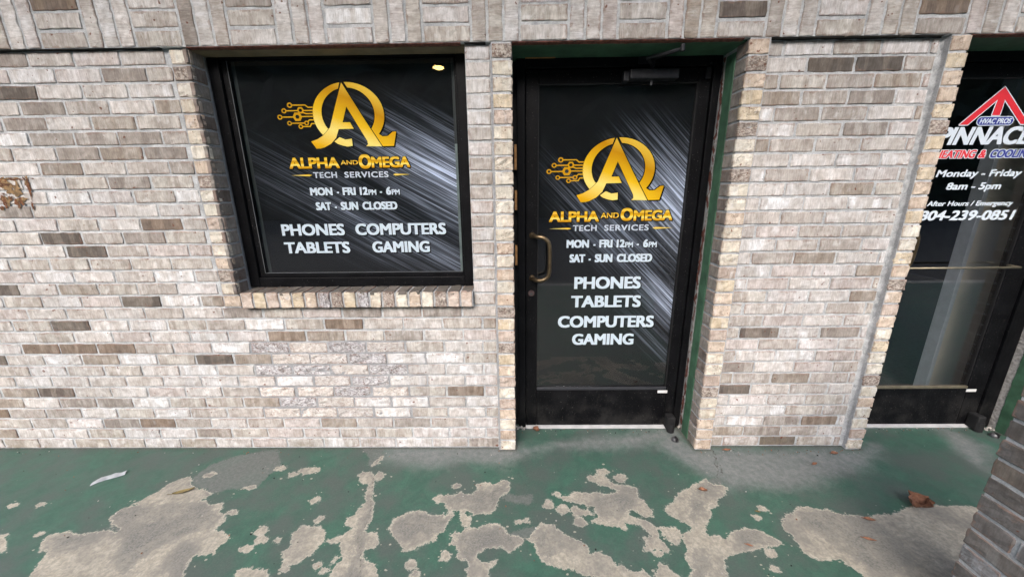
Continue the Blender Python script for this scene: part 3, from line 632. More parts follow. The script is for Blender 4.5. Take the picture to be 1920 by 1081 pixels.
# return faces of the openings
mb = MB()
for c in range(1, 18):
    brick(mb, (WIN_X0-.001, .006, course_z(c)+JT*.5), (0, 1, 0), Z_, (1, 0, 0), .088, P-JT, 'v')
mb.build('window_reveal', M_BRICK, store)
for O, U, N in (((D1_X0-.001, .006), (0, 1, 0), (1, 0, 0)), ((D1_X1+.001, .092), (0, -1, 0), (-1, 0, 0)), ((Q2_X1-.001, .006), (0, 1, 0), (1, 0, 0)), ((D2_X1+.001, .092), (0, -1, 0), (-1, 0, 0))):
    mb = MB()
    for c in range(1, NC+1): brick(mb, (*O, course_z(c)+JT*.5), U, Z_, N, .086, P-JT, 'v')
    mb.build('door_reveal', M_BRICK, store)
mb = MB()
for c in range(1, NC+1):
    run_course(mb, c, D2_X1+.09, 6.6, 3.1565 if c % 2 else 3.2635, Y_R)
mb.build('far_right_brickwork', M_BRICK, store)

# mortar and backing: solid blocks, the visible face is the mortar bed
REC = .0043
mb = MB()
def mort(x0, x1, y0, y1, z0, z1, tone=0.0):
    mb.const['tone'] = tone; mb.box(x0, x1, y0, y1, z0, z1)
mort(-3.7, .5235, Y_L+REC, .32, 0, LINTEL)
mort(.5235, WIN_X0-.0055, .016+REC, .32, 13*P-.002, LINTEL-.0005, .6)
mort(.5235, WIN_X1+.003, Y_L+REC, .32, 0, 13*P-.002)
mort(.632, WIN_X1-.001, -.0035, .32, 13*P+.004, ZS-.0055, .7)
mort(WIN_X1+.001, 1.9105, Y_L+REC, .32, 13*P-.0018, LINTEL-.0005)
mort(WIN_X1+.0035, 1.9105, Y_L+REC, .32, 0, 13*P-.002)
mort(1.9105, D1_X0-.006, REC, .32, 0, LINTEL-.0002)
mort(D1_X1+.006, R_X0-.001, REC, .32, 0, LINTEL-.0002, .35)
mort(R_X0-.001, R_X1-.0005, Y_R+REC, .32, 0, LINTEL-.0008)
mort(R_X1-.0005, Q2_X1-.006, REC, .32, 0, LINTEL-.0002)
mort(D2_X1+.006, D2_X1+.085, REC, .32, 0, LINTEL-.0002)
mort(D2_X1+.085, 6.7, Y_R+REC, .32, 0, LINTEL-.0006)
mort(-3.7, 6.7, REC, .32, LINTEL+.0012, 4.2)
mb.build('mortar', M_MORTAR, store)
# grey repointed bed around the replaced bricks under the window
mb = MB()
for c in range(22, 29):
    x0 = .60 + (0.0 if c % 2 == 0 else .1022) + (.004 if c % 2 else 0.006); x1 = x0 + 4*LB + .012
    mb.const['tone'] = 1.0; mb.box(x0, x1, Y_L+.003-c*2e-5, Y_L+.012, course_z(c)-.004, course_z(c)+P+.0035)
mb.build('grey_mortar', M_MORTAR, store); mb = MB()
# smeared mortar down the right return
vs = []; fs = []
for i in range(95):
    z = .005 + i*(LINTEL-.012)/94
    w = .013 + .003*math.sin(i*.45) + RNG.normal(0, .0028)
    vs += [(R_X1-w, Y_R+.0045, z), (R_X1-w*.6, Y_R-.0015-abs(RNG.normal(0, .0015)), z), (R_X1-.0035+RNG.normal(0, .0008), Y_R-.008+RNG.normal(0, .002), z), (R_X1-.0012, .006, z)]
    if i:
        for q in range(3):
            a = (i-1)*4+q; fs.append((a, a+1, a+5, a+4))
mb.add(vs, fs, 0, tone=[q for _ in range(95) for q in (.15, .35, 1.0, 1.0)])  # tone darkens on the return side, painting in its shading
mb.build('mortar_smear', M_MORTAR, store)
# stacked mortar between left field and quoins
# soffits under the header band
for xa, xb in ((D1_X0, D1_X1), (Q2_X1, D2_X1)):
    mb = MB(); mb.box(xa-.005, xb+.006, .028, .34, LINTEL-.004, LINTEL+.003)
    mb.build('green_soffit', M_GREEN, store)
mb = MB()
mb.box(WIN_X0-.004, WIN_X1+.001, .028, .125, LINTEL-.008, LINTEL+.003)
mb.build('tan_lintel', M_TANSTEEL, store)
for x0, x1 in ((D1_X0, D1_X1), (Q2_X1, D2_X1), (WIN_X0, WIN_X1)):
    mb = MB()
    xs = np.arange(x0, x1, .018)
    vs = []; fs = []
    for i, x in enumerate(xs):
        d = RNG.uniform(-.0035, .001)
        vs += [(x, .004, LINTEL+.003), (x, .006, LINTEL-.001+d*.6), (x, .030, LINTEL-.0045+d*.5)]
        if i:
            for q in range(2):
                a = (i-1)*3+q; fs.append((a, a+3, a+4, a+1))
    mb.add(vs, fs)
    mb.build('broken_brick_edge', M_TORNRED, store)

# green painted strip and torn edge inside the door openings
def jagged(x, ya, yb, amp, step, name, mat, thick=.006, sgn=-1):
    mb = MB()
    zs = np.arange(0.0, LINTEL-.004, step)
    vs = []; fs = []
    walk = 0
    for i, z in enumerate(zs):
        walk = .7*walk + RNG.normal(0, amp)
        yy = yb + walk
        vs += [(x+sgn*0, ya, z), (x+sgn*thick, ya+.001, z), (x+sgn*(thick+RNG.normal(0, .0006)), yy, z), (x+sgn*0, yy+.004, z)]
        if i:
            for q in range(3):
                a = (i-1)*4+q; fs.append((a, a+1, a+5, a+4))
    mb.add(vs, fs)
    return mb.build(name, mat, store)
for xx in (D1_X1, D2_X1):
    jagged(xx+.003, .0935, .163, .0016, .022, 'green_strip', M_GREEN, .004)
    wide = xx > 4
    jagged(xx+.0045, .1635, .208 if wide else .181, .0045, .009, 'torn_plaster', M_TORN, .003)
    jagged(xx+.007, .165, .222 if wide else .200, .006, .013, 'broken_brick', M_TORNRED, .002)

M_LIPSHADOW = mat_simple('lip_shadow_tone', (.045, .04, .036), .95, 0, .4, 40.0)  # dark strip paints in the shadow under the lip of the header band
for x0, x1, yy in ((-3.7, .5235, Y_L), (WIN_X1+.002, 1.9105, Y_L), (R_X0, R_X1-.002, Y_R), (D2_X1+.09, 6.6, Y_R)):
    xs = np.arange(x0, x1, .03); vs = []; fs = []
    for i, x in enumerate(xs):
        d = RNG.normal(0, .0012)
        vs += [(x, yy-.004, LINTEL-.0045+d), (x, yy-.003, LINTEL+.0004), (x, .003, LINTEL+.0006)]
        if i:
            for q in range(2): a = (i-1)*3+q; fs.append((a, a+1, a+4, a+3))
    mb = MB(); mb.add(vs, fs); mb.build('lip_shadow', M_LIPSHADOW, store)
mb = MB(); mb.const['tone'] = 1.0; mb.box(1.9065, 1.9150, .0005, .03, 0.001, LINTEL-.009); mb.build('control_joint', M_MORTAR, store)

# rust splash on the far left bricks
mb = MB()
def blot(cx, cz, rx, rz, mi, k=22, y=Y_L-.0032):
    ph = RNG.uniform(0, 6.28, 4)
    pts = []
    for i in range(k):
        a = 2*math.pi*i/k
        r = 1 + .28*math.sin(2*a+ph[0]) + .22*math.sin(3*a+ph[1]) + .16*math.sin(5*a+ph[2]) + RNG.normal(0, .08)
        pts.append((cx+rx*r*math.cos(a), cz+rz*r*math.sin(a)))
    mb.poly(pts, y - RNG.uniform(0, .0004), mi)
for (x, z, rx, rz, mi) in RUST:
    for q in range(11 if rx > .01 else 4):
        f = .42 if rx > .01 else .8
        blot(x+RNG.normal(0, rx*.55), z+RNG.normal(0, rz*.5), rx*f*RNG.uniform(.4, 1.1), rz*f*RNG.uniform(.4, 1.5), mi if random.random() < .75 else 1-mi)
mb.build('rust_stain', [M_RUST, M_RUSTY], store)

# ------------------------------------------------------------------ ground
def sdf(X, Y, polys):
    d = np.full(X.shape, -9.0)
    for pl in polys:
        p = np.array(pl); q = np.roll(p, -1, 0)
        dist = np.full(X.shape, 9.0); ins = np.zeros(X.shape, bool)
        for (x0, y0), (x1, y1) in zip(p, q):
            ex, ey = x1-x0, y1-y0; L2 = ex*ex+ey*ey+1e-12
            t = np.clip(((X-x0)*ex+(Y-y0)*ey)/L2, 0, 1)
            dist = np.minimum(dist, np.hypot(X-x0-t*ex, Y-y0-t*ey))
            if y0 != y1:
                cr = ((y0 > Y) != (y1 > Y)) & (X < (x1-x0)*(Y-y0)/(y1-y0)+x0)
                ins ^= cr
        d = np.maximum(d, np.where(ins, dist, -dist))
    return d
def lines_d(X, Y, lines):
    d = np.full(X.shape, 9.0)
    for ln in lines:
        for (x0, y0), (x1, y1) in zip(ln[:-1], ln[1:]):
            ex, ey = x1-x0, y1-y0; L2 = ex*ex+ey*ey+1e-12
            t = np.clip(((X-x0)*ex+(Y-y0)*ey)/L2, 0, 1)
            d = np.minimum(d, np.hypot(X-x0-t*ex, Y-y0-t*ey))
    return d
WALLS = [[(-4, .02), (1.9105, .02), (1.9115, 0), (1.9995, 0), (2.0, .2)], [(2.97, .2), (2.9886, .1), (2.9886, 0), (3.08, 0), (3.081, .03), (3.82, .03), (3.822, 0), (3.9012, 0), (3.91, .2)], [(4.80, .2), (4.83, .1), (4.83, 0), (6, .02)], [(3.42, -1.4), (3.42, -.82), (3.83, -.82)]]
gx = np.concatenate([np.arange(-8, -1.4, .3), np.arange(-1.4, 5.0, .0085), np.arange(5.0, 11, .3)])
gy = np.concatenate([np.arange(-3.2, -1.0, .15), np.arange(-1.0, .36, .0085)])
GX, GY = np.meshgrid(gx, gy)
spot_polys = []
for (cx, cy, rx, ry) in SPOTS:
    ph = RNG.uniform(0, 6.28)
    spot_polys.append([(cx+rx*(1+.2*math.sin(3*a+ph))*math.cos(a), cy+ry*(1+.2*math.sin(2*a+ph))*math.sin(a)) for a in np.linspace(0, 2*math.pi, 11)[:-1]])
d_bare = np.maximum(sdf(GX, GY, BARE), sdf(GX, GY, spot_polys)+.008)
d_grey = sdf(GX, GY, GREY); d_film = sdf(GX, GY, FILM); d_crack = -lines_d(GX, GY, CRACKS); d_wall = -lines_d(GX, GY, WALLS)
nv = GX.size; nx = len(gx)
idx = np.arange(nv).reshape(GX.shape)
faces = np.stack([idx[:-1, :-1], idx[:-1, 1:], idx[1:, 1:], idx[1:, :-1]], -1).reshape(-1, 4)
me = bpy.data.meshes.new('sidewalk')
zz = .0012*np.sin(GX*7)*np.sin(GY*9)
zz = np.where(GY > -.02, zz*.3, zz) - .001
me.from_pydata(np.stack([GX.ravel(), GY.ravel(), zz.ravel()], 1).tolist(), [], faces.tolist())
for nme, arr in (('d_bare', d_bare), ('d_grey', d_grey), ('d_film', d_film), ('d_crack', d_crack), ('d_wall', d_wall)):
    at = me.attributes.new(nme, 'FLOAT', 'POINT'); at.data.foreach_set('value', arr.ravel().astype(np.float32))
me.polygons.foreach_set('use_smooth', [True]*len(me.polygons))
me.materials.append(M_GROUND)
tag(link('sidewalk', me), kind='structure')
mb = MB(); mb.box(-8, 11, -3.36, -3.2, -.4, -.002, .008)
tag(mb.build('kerb', mat_simple('kerb_concrete', (.30, .29, .27), .9, 0, .2, 20.0, .003)), kind='structure')
mb = MB(); mb.add([(-400, -500, -.14), (400, -500, -.14), (400, 60, -.14), (-400, 60, -.14)], [(0, 1, 2, 3)])
tag(mb.build('road', M_ASPHALT), kind='structure')

# far side of the road: unseen trees added to keep bright sky out of the glass
tx = np.arange(-60, 64.1, 1.2); tz = np.arange(0, 1.01, .07)
vs = []; fs = []
for i, x in enumerate(tx):
    hgt = 12.5 + 1.2*math.sin(x*.21) + 1.2*math.sin(x*.53+1) + RNG.normal(0, .5)
    for j, z in enumerate(tz):
        vs.append((x + RNG.normal(0, .25), -19 - 2.5*z*z + RNG.normal(0, .45), -.2 + hgt*z + RNG.normal(0, .2)*(z > 0)))
        if i and j:
            n_ = len(tz); a = (i-1)*n_+j-1; fs.append((a, a+n_, a+n_+1, a+1))
mb = MB(); mb.add(vs, fs)
tag(mb.build('sky_block_trees', mat_simple('sky_block_foliage', (.018, .026, .014), .9, 0, .6, 1.6)), kind='stuff')

# ------------------------------------------------------------------ canopy and pillar
mb = MB(); mb.box(-4, 9, -2.3, .32, 4.2, 4.36)
mb.build('canopy_roof', M_CEIL, store)
mb = MB(); mb.box(-4, 9, -2.42, -2.3, 4.1, 4.42)
mb.build('canopy_fascia', mat_simple('fascia_paint', (.10, .13, .11), .6, 0, .1), store)

pil = thing('brick_pier', (3.57, -1.1, 0), 'dark grey brick pier standing at the bottom right corner of the walkway', 'pier')
PX0, PX1, PY1, PY0 = 3.42, 3.73, -.82, -1.44
mb = MB()
nzp = 66
for c in range(nzp):
    z = .048 + (c-1)*P
    if z+P > 1.03: break
    z0 = max(z, 0)+JT*.5
    ph = 0 if c % 2 else LB/2
    for (O, U, N, Lw) in (((PX0, PY1, 0), (0, -1, 0), (-1, 0, 0), PY1-PY0), ((PX1, PY1, 0), (-1, 0, 0), (0, 1, 0), PX1-PX0), ((PX0, PY0, 0), (1, 0, 0), (0, -1, 0), PX1-PX0)):
        a = 0.0
        while a < Lw-.02:
            b = min(a + (LB if (a > 0 or ph == 0) else ph), Lw)
            if Lw-b < .03: b = Lw
            o = np.array(O, float) + np.array(U, float)*(a+(.0 if a == 0 else JT/2)) + np.array((0, 0, z0))
            brick(mb, o, U, Z_, N, b-a-(JT if a > 0 else JT/2), z+P-JT*.5-z0, 'p' if random.random() < .8 else 'd', proud=RNG.normal(-.001, .0008))
            a = b
mb.build('brickwork', M_BRICK, pil)
mb = MB(); mb.const['tone'] = .75; mb.box(PX0+REC, PX1-REC, PY0+REC, PY1-REC, 0, .045+15*P)
mb.build('mortar', M_MORTAR, pil)
mb = MB(); zc_ = .047+15*P; k = 0; y = PY1+.012
while y > PY0+.03:
    brick(mb, (PX0-.012, y, zc_), (0, -1, 0), Z_, (-1, 0, 0), .0925, .057, 'p')
    brick(mb, (PX0-.012, y, zc_+.058), X_, (0, -1, 0), (0, 0, 1), PX1-PX0+.024, .0925, 'p')
    brick(mb, (PX1+.012, y-.0925, zc_), (0, 1, 0), Z_, (1, 0, 0), .0925, .057, 'p')
    y -= .1025
mb.build('cap', M_BRICK, pil)
mb = MB(); mb.const['tone'] = .75; mb.box(PX0-.008, PX1+.008, PY0-.008, PY1+.008, zc_-.001, zc_+.054); mb.build('cap_mortar', M_MORTAR, pil)

# small lit dome lamps hung under the canopy; the window glass mirrors them
M_LAMP = bpy.data.materials.new('lit_lamp'); M_LAMP.use_nodes = True
_l = M_LAMP.node_tree.nodes['Principled BSDF']
_l.inputs['Emission Color'].default_value = (1.0, .62, .16, 1); _l.inputs['Emission Strength'].default_value = 14.0
lamp0 = None
for (x, y, z, lb) in ((1.34, -1.60, 2.445, 'lit dome lamp mirrored at the top right of the shop window'),):
    if lamp0 is None:
        lamp0 = thing('pendant_lamp', (x, y, z), lb, 'lamp')
        mb = MB(); vs = []; fs = []
        for i in range(7):
            a = i/6*math.pi/2
            for k in range(18):
                th = 2*math.pi*k/18; vs.append((x+0.050*math.cos(a)*math.cos(th), y+.050*math.cos(a)*math.sin(th), z-.018*math.sin(a)))
        for i in range(6):
            for k in range(18): fs.append((i*18+k, (i+1)*18+k, (i+1)*18+(k+1) % 18, i*18+(k+1) % 18))
        mb.add(vs, fs); mb.build('lamp_bowl', M_LAMP, lamp0, smooth=True)
        mb = MB(); mb.tube([(x, y, z+.001), (x, y, z+.02), (x, y, z+.03), (x, y, 4.19)], [.053, .050, .008, .006], 16); mb.build('lamp_stem', M_GASKET, lamp0)
    else:
        c = lamp0.copy(); COL.objects.link(c); c.location = (x, y, z); c['label'] = lb
        for ch in lamp0.children:
            d = ch.copy(); COL.objects.link(d); d.parent = c

# ------------------------------------------------------------------ lettering
def glyph_mesh(body, space=1.0):
    c = bpy.data.curves.new('tmp', 'FONT'); c.body = body; c.space_character = space; c.resolution_u = 4
    o = bpy.data.objects.new('tmp', c); COL.objects.link(o)
    dg = bpy.context.evaluated_depsgraph_get(); dg.update()
    me = bpy.data.meshes.new_from_object(o.evaluated_get(dg))
    v = np.array([(q.co.x, q.co.y) for q in me.vertices]); f = [tuple(p.vertices) for p in me.polygons]
    bpy.data.objects.remove(o); bpy.data.curves.remove(c); bpy.data.meshes.remove(me)
    return v, f
CAPH = None
def text(mb, body, x0, x1, z0, z1, y, wx=.09, wz=.05, shear=0.0, mi=0, space=1.0, grow=0.0, n=3, gv=True, off=(0, 0)):
    """set a line of lettering into the box x0..x1, z0..z1 (cap height), thickened by wx, wz cap heights"""
    global CAPH
    if CAPH is None:
        hv, _ = glyph_mesh('H'); CAPH = hv[:, 1].max()
    v, f = glyph_mesh(body, space)
    ch = z1-z0
    rx, rz = wx*ch, wz*ch
    z = v[:, 1]/CAPH*(ch-2*rz)
    wd = (x1-x0) - 2*rx - abs(shear)*ch
    x = (v[:, 0]-v[:, 0].min())/(v[:, 0].max()-v[:, 0].min())*wd
    x = x + x0 + rx + off[0]; zc = z + z0 + rz + off[1]
    rx += grow; rz += grow
    i = 0
    for dx in np.linspace(-rx, rx, n):
        for dz in np.linspace(-rz, rz, n):
            zz = zc+dz
            X = x+dx+shear*(zz-z0)
            vs = np.stack([X, np.full_like(X, y-i*1.5e-5), zz], 1)
            at = dict(gv=list(np.clip((zz-z0)/ch, 0, 1)))
            mb.add(vs.tolist(), f, mi, **at)
            i += 1

# logo in pixels of a traced sheet (x right, y down), ring spans 832..1283, feet end at 738
def ell_arc(cx, cy, rx, ry, a0, a1, n):
    return [(cx+rx*math.cos(math.radians(a)), cy-ry*math.sin(math.radians(a))) for a in np.linspace(a0, a1, n)]
LEFT_ARC = ell_arc(1058, 522, 226, 206, 99, 222, 26) + [(925, 612)] + ell_arc(1058, 516, 170, 166, 211, 106, 22)
RIGHT_ARC = ell_arc(1058, 522, 226, 206, 92, -37, 28) + [(1262, 662), (1295, 660), (1328, 633), (1351, 632), (1329, 726), (1258, 727), (1228, 680), (1203, 634)] + ell_arc(1058, 516, 166, 166, -38, 86, 22)
A_BODY = [(1035, 318), (985, 450), (930, 600), (905, 628), (880, 652), (840, 676), (798, 690), (826, 738), (855, 737), (880, 730), (925, 706), (962, 668), (985, 612), (1082, 610), (1062, 568), (1015, 568), (1050, 468), (1110, 590), (1160, 690), (1163, 712), (1150, 726), (1252, 728), (1150, 540)]
LOW_HOOK = [(948, 692), (985, 664), (1020, 680), (1062, 675), (1063, 722), (1030, 727), (1000, 720), (968, 708)]
def logo(mbg, mbs, x0, x1, z0, z1, y):
    def T(p): return (x0+(p[0]-832)/451*(x1-x0), z0+(738-p[1])/421*(z1-z0))
    def shape(pts, k, grad=True):
        P2 = [T(p) for p in pts]
        gv = [min(1, max(0, .15+.8*((p[0]-800)/560*.45 + (738-p[1])/421*.55))) for p in pts]
        mbg.poly(P2, y-.0002-k*2e-5, 0, gv=gv)
        cx = sum(p[0] for p in P2)/len(P2); cz = sum(p[1] for p in P2)/len(P2)
        g = (x1-x0)*.010
        for dx, dz in ((g, -g), (-g, -g), (g, g), (-g, g), (g*1.8, -g*1.8)):
            mbs.poly([(p[0]+dx, p[1]+dz) for p in P2], y-.00005-k*1e-5-abs(dx)*.002, 0)
    for k, s in enumerate((LEFT_ARC, RIGHT_ARC, LOW_HOOK)): shape(s, k)
    # the letter A stands in front with its own dark edge
    P2 = [T(p) for p in A_BODY]; g = (x1-x0)*.012
    for q, (dx, dz) in enumerate(((g, 0), (-g*.6, 0), (g*.8, g*.6))):
        mbs.poly([(p[0]+dx, min(p[1]+dz, z1+.004)) for p in P2], y-.00030-q*1e-5, 0)
    gv = [min(1, max(0, .1+.85*((p[0]-800)/560*.35 + (738-p[1])/421*.65))) for p in A_BODY]
    mbg.poly(P2, y-.00040, 0, gv=gv)
def circuit(mb, x0, x1, z0, z1, y):
    def T(p): return (x0+(p[0]-832)/451*(x1-x0), z0+(738-p[1])/421*(z1-z0))
    k = [0]
    def line(pts, w=3.6):
        for a, b in zip(pts[:-1], pts[1:]):
            a = Vector(a); b = Vector(b); d = (b-a).normalized(); nrm = Vector((-d.y, d.x))*w; e = d*1.5
            mb.poly([T(a-e+nrm), T(b+e+nrm), T(b+e-nrm), T(a-e-nrm)], y-k[0]*1e-5, 0, gv=.55); k[0] += 1
    def ring(cx, cy, r, ri, n=20, rot=0):
        vs = []; fs = []
        for i in range(n):
            a = 2*math.pi*i/n+rot
            o = T((cx+r*math.cos(a), cy+r*math.sin(a))); q = T((cx+ri*math.cos(a), cy+ri*math.sin(a)))
            vs += [(o[0], y-k[0]*1e-5, o[1]), (q[0], y-k[0]*1e-5, q[1])]
        for i in range(n):
            j = (i+1) % n
            fs.append((2*i, 2*j, 2*j+1, 2*i+1))
        mb.add(vs, fs, 0, gv=[.6]*len(vs)); k[0] += 1
    ring(693, 455, 17, 9); line([(709, 455), (790, 455), (808, 470), (836, 470)])
    ring(652, 490, 16, 8.5); line([(667, 490), (736, 490)]); ring(757, 488, 23, 12, 6); line([(779, 490), (836, 490)]); line([(772, 503), (790, 510), (836, 510)])
    ring(620, 530, 16, 8.5); line([(635, 530), (704, 530)]); ring(732, 529, 31, 14, 6); line([(761, 528), (836, 528)])
    ring(676, 570, 15, 8); line([(690, 570), (771, 570)]); ring(785, 570, 15, 8); line([(795, 560), (806, 550), (836, 550)])
    ring(745, 592, 15, 8); line([(759, 592), (805, 592), (816, 574), (836, 574)])

def sign_print(parent, y, B, services):
    """logo, circuit, names, hours and services of one poster; B maps a line to its box"""
    g = MB(); s = MB()
    logo(g, s, *B['ring'], y)
    s.build('logo_shadow', M_SHADOW, parent); g.build('gold_logo', M_GOLD, parent)
    g = MB(); circuit(g, *B['ring'], y-.00045); g.build('circuit_traces', M_GOLD, parent)
    for names in (('ALPHA',), ('AND',), ('O', 'MEGA')):
        g = MB(); s = MB()
        for nm in names:
            w = .03 if nm == 'AND' else .058
            text(s, nm, *B[nm], y-.00012, wx=w, wz=w*.7, grow=.0032, off=(.0016, -.0016))
            text(g, nm, *B[nm], y-.00045, wx=w, wz=w*.7)
        s.build('lettering_shadow', M_SHADOW, parent); g.build('gold_lettering', M_GOLD, parent)
    for nm, fl in (('dL', 1), ('dR', 0)):
        g = MB(); s = MB()
        x0, x1, z0, z1 = B[nm]; zm = (z0+z1)/2; h = (z1-z0)/2
        t = .86 if fl else .14
        pts = [(x0, zm), (x0+(x1-x0)*t, zm-h*.8), (x1, zm), (x0+(x1-x0)*t, zm+h*.8)]
        g.poly(pts, y-.00045, 0, gv=[.3, .45, .4, .6])
        s.poly([(p[0]+.001, p[1]-.0025) for p in pts], y-.00012, 0)
        s.build('dash_shadow', M_SHADOW, parent); g.build('gold_dash', M_GOLD, parent)
    x0, x1, z0, z1 = B['TECH']; W = x1-x0
    for body, a, b in (('TECH', 0, .315), ('SERVICES', .415, 1)):
        g = MB(); text(g, body, x0+a*W, x0+b*W, z0, z1, y-.00045, wx=.045, wz=.03, space=1.12)
        g.build('silver_lettering', M_SILVERTXT, parent)
    g = MB(); s = MB()
    x0, x1, z0, z1 = B['MON']; W = x1-x0; H = z1-z0
    for body, a, b, hh, wt in (('MON', 0, .25, 1, .07), ('-', .298, .322, 1, .06), ('FRI', .363, .510, 1, .07), ('12', .555, .645, 1, .07), ('PM', .650, .738, .68, .05), ('-', .778, .802, 1, .06), ('6', .848, .905, 1, .07), ('PM', .910, 1, .68, .05)):
        text(s, body, x0+a*W, x0+b*W, z0, z0+hh*H, y-.00012, wx=wt, wz=wt*.7, grow=.0016, off=(.0018, -.0022), n=2)
        text(g, body, x0+a*W, x0+b*W, z0, z0+hh*H, y-.00045, wx=wt, wz=wt*.7)
        s.build('hours_shadow', M_SHADOW, parent); g.build('hours_lettering', M_WHITE, parent); g = MB(); s = MB()
    x0, x1, z0, z1 = B['SAT']; W = x1-x0
    for body, a, b in (('SAT', 0, .19), ('-', .232, .258), ('SUN', .306, .520), ('CLOSED', .572, 1)):
        text(s, body, x0+a*W, x0+b*W, z0, z1, y-.00012, wx=.07, wz=.045, grow=.0016, off=(.0018, -.0022), n=2)
        text(g, body, x0+a*W, x0+b*W, z0, z1, y-.00045, wx=.07, wz=.045)
        s.build('hours_shadow', M_SHADOW, parent); g.build('hours_lettering', M_WHITE, parent); g = MB(); s = MB()
    for body in services:
        g = MB(); s = MB()
        text(s, body, *B[body], y-.00012, wx=.06, wz=.032, grow=.002, off=(.004, -.005), n=3)
        text(g, body, *B[body], y-.00045, wx=.06, wz=.032)
        s.build('services_shadow', M_SHADOW, parent); g.build('services_lettering', M_WHITE, parent)

# ------------------------------------------------------------------ shop window
win = thing('shop_window', ((WIN_X0+WIN_X1)/2, .13, ZS), 'black framed shop window showing a dark poster with gold emblem and opening hours', 'window'); win['kind'] = 'thing'
FZ0, FZ1 = ZS+.0005, LINTEL-.0085
mb = MB()
mb.box(WIN_X0+.001, .664, .105, .20, FZ0, FZ1, .003)
mb.box(1.744, WIN_X1-.001, .105, .20, FZ0, FZ1, .003)
mb.box(.6645, 1.7435, .106, .20, FZ0, .972, .003)
mb.box(.6645, 1.7435, .106, .20, 1.990, FZ1, .003)
mb.build('window_frame', M_BLACK, win)
mb = MB()
mb.box(.6645, .693, .122, .138, .9725, 1.9895, .002)
mb.box(1.732, 1.7435, .122, .138, .9725, 1.9895, .002)
mb.box(.6935, 1.7315, .1225, .138, .9725, .994, .002)
mb.box(.6935, 1.7315, .1225, .138, 1.984, 1.9895, .001)
mb.build('glazing_bead', M_BLACK, win)
mb = MB(); mb.box(.6925, .6945, .1205, .1225, .994, 1.985)
mb.box(.6945, 1.731, .1208, .1225, .9935, .9955)
mb.build('sealant_line', mat_simple('grey_sealant', (.12, .13, .14), .6), win)
mb = MB(); mb.box(.6935, 1.7315, .1285, .1325, .9945, 1.984)
mb.build('glass_pane', M_GLASS, win)
poster_w = mat_poster('window_poster_print', math.radians(29), [(1.74, 1.42, .85, .36, .95), (1.62, 1.08, .55, .12, .62), (1.25, 1.25, 1.05, .30, .42)])
mb = MB(); mb.box(.713, 1.7165, .145, .148, .98, 1.99)
po = mb.build('poster', poster_w, win)
BW = dict(ring=(1.0461,1.3864,1.6058,1.8955), ALPHA=(.8944,1.1450,1.5139,1.5653), AND=(1.1510,1.2366,1.5302,1.5506), O=(1.2405,1.3021,1.5106,1.5770), MEGA=(1.3030,1.4932,1.5146,1.5654),
    TECH=(1.0075,1.3812,1.4691,1.4968), dL=(.8972,1.0017,1.4769,1.4882), dR=(1.4041,1.4897,1.4752,1.4877), MON=(.9790,1.4303,1.3854,1.4230), SAT=(.9979,1.4120,1.3128,1.3517),
    PHONES=(.8020,1.1284,1.1858,1.2437), COMPUTERS=(1.1846,1.6514,1.1858,1.2434), TABLETS=(.8020,1.1450,1.0938,1.1515), GAMING=(1.2625,1.5617,1.0944,1.1516))
sign_print(po, .1445, BW, ('PHONES', 'COMPUTERS', 'TABLETS', 'GAMING'))
M_GAPDARK = mat_simple('dark_gap_backing', (.010, .016, .016), .6, 0, .3, 4.0)  # dark backing stands in for the unlit room behind the glass gaps
for a in ((.694, .7125, .1465, .149, .98, 1.99), (1.717, 1.731, .1465, .149, 1.62, 1.99)):
    mb = MB(); mb.box(*a); mb.build('unlit_gap_strip', M_GAPDARK, win)
mb = MB(); mb.box(1.717, 1.731, .1466, .149, .98, 1.62)  # painted strip imitates the light showing in the clear glass gap
mb.build('gap_light_strip', mat_simple('gap_light_tone', (.13, .165, .16), .6, 0, .35, 9.0), win)

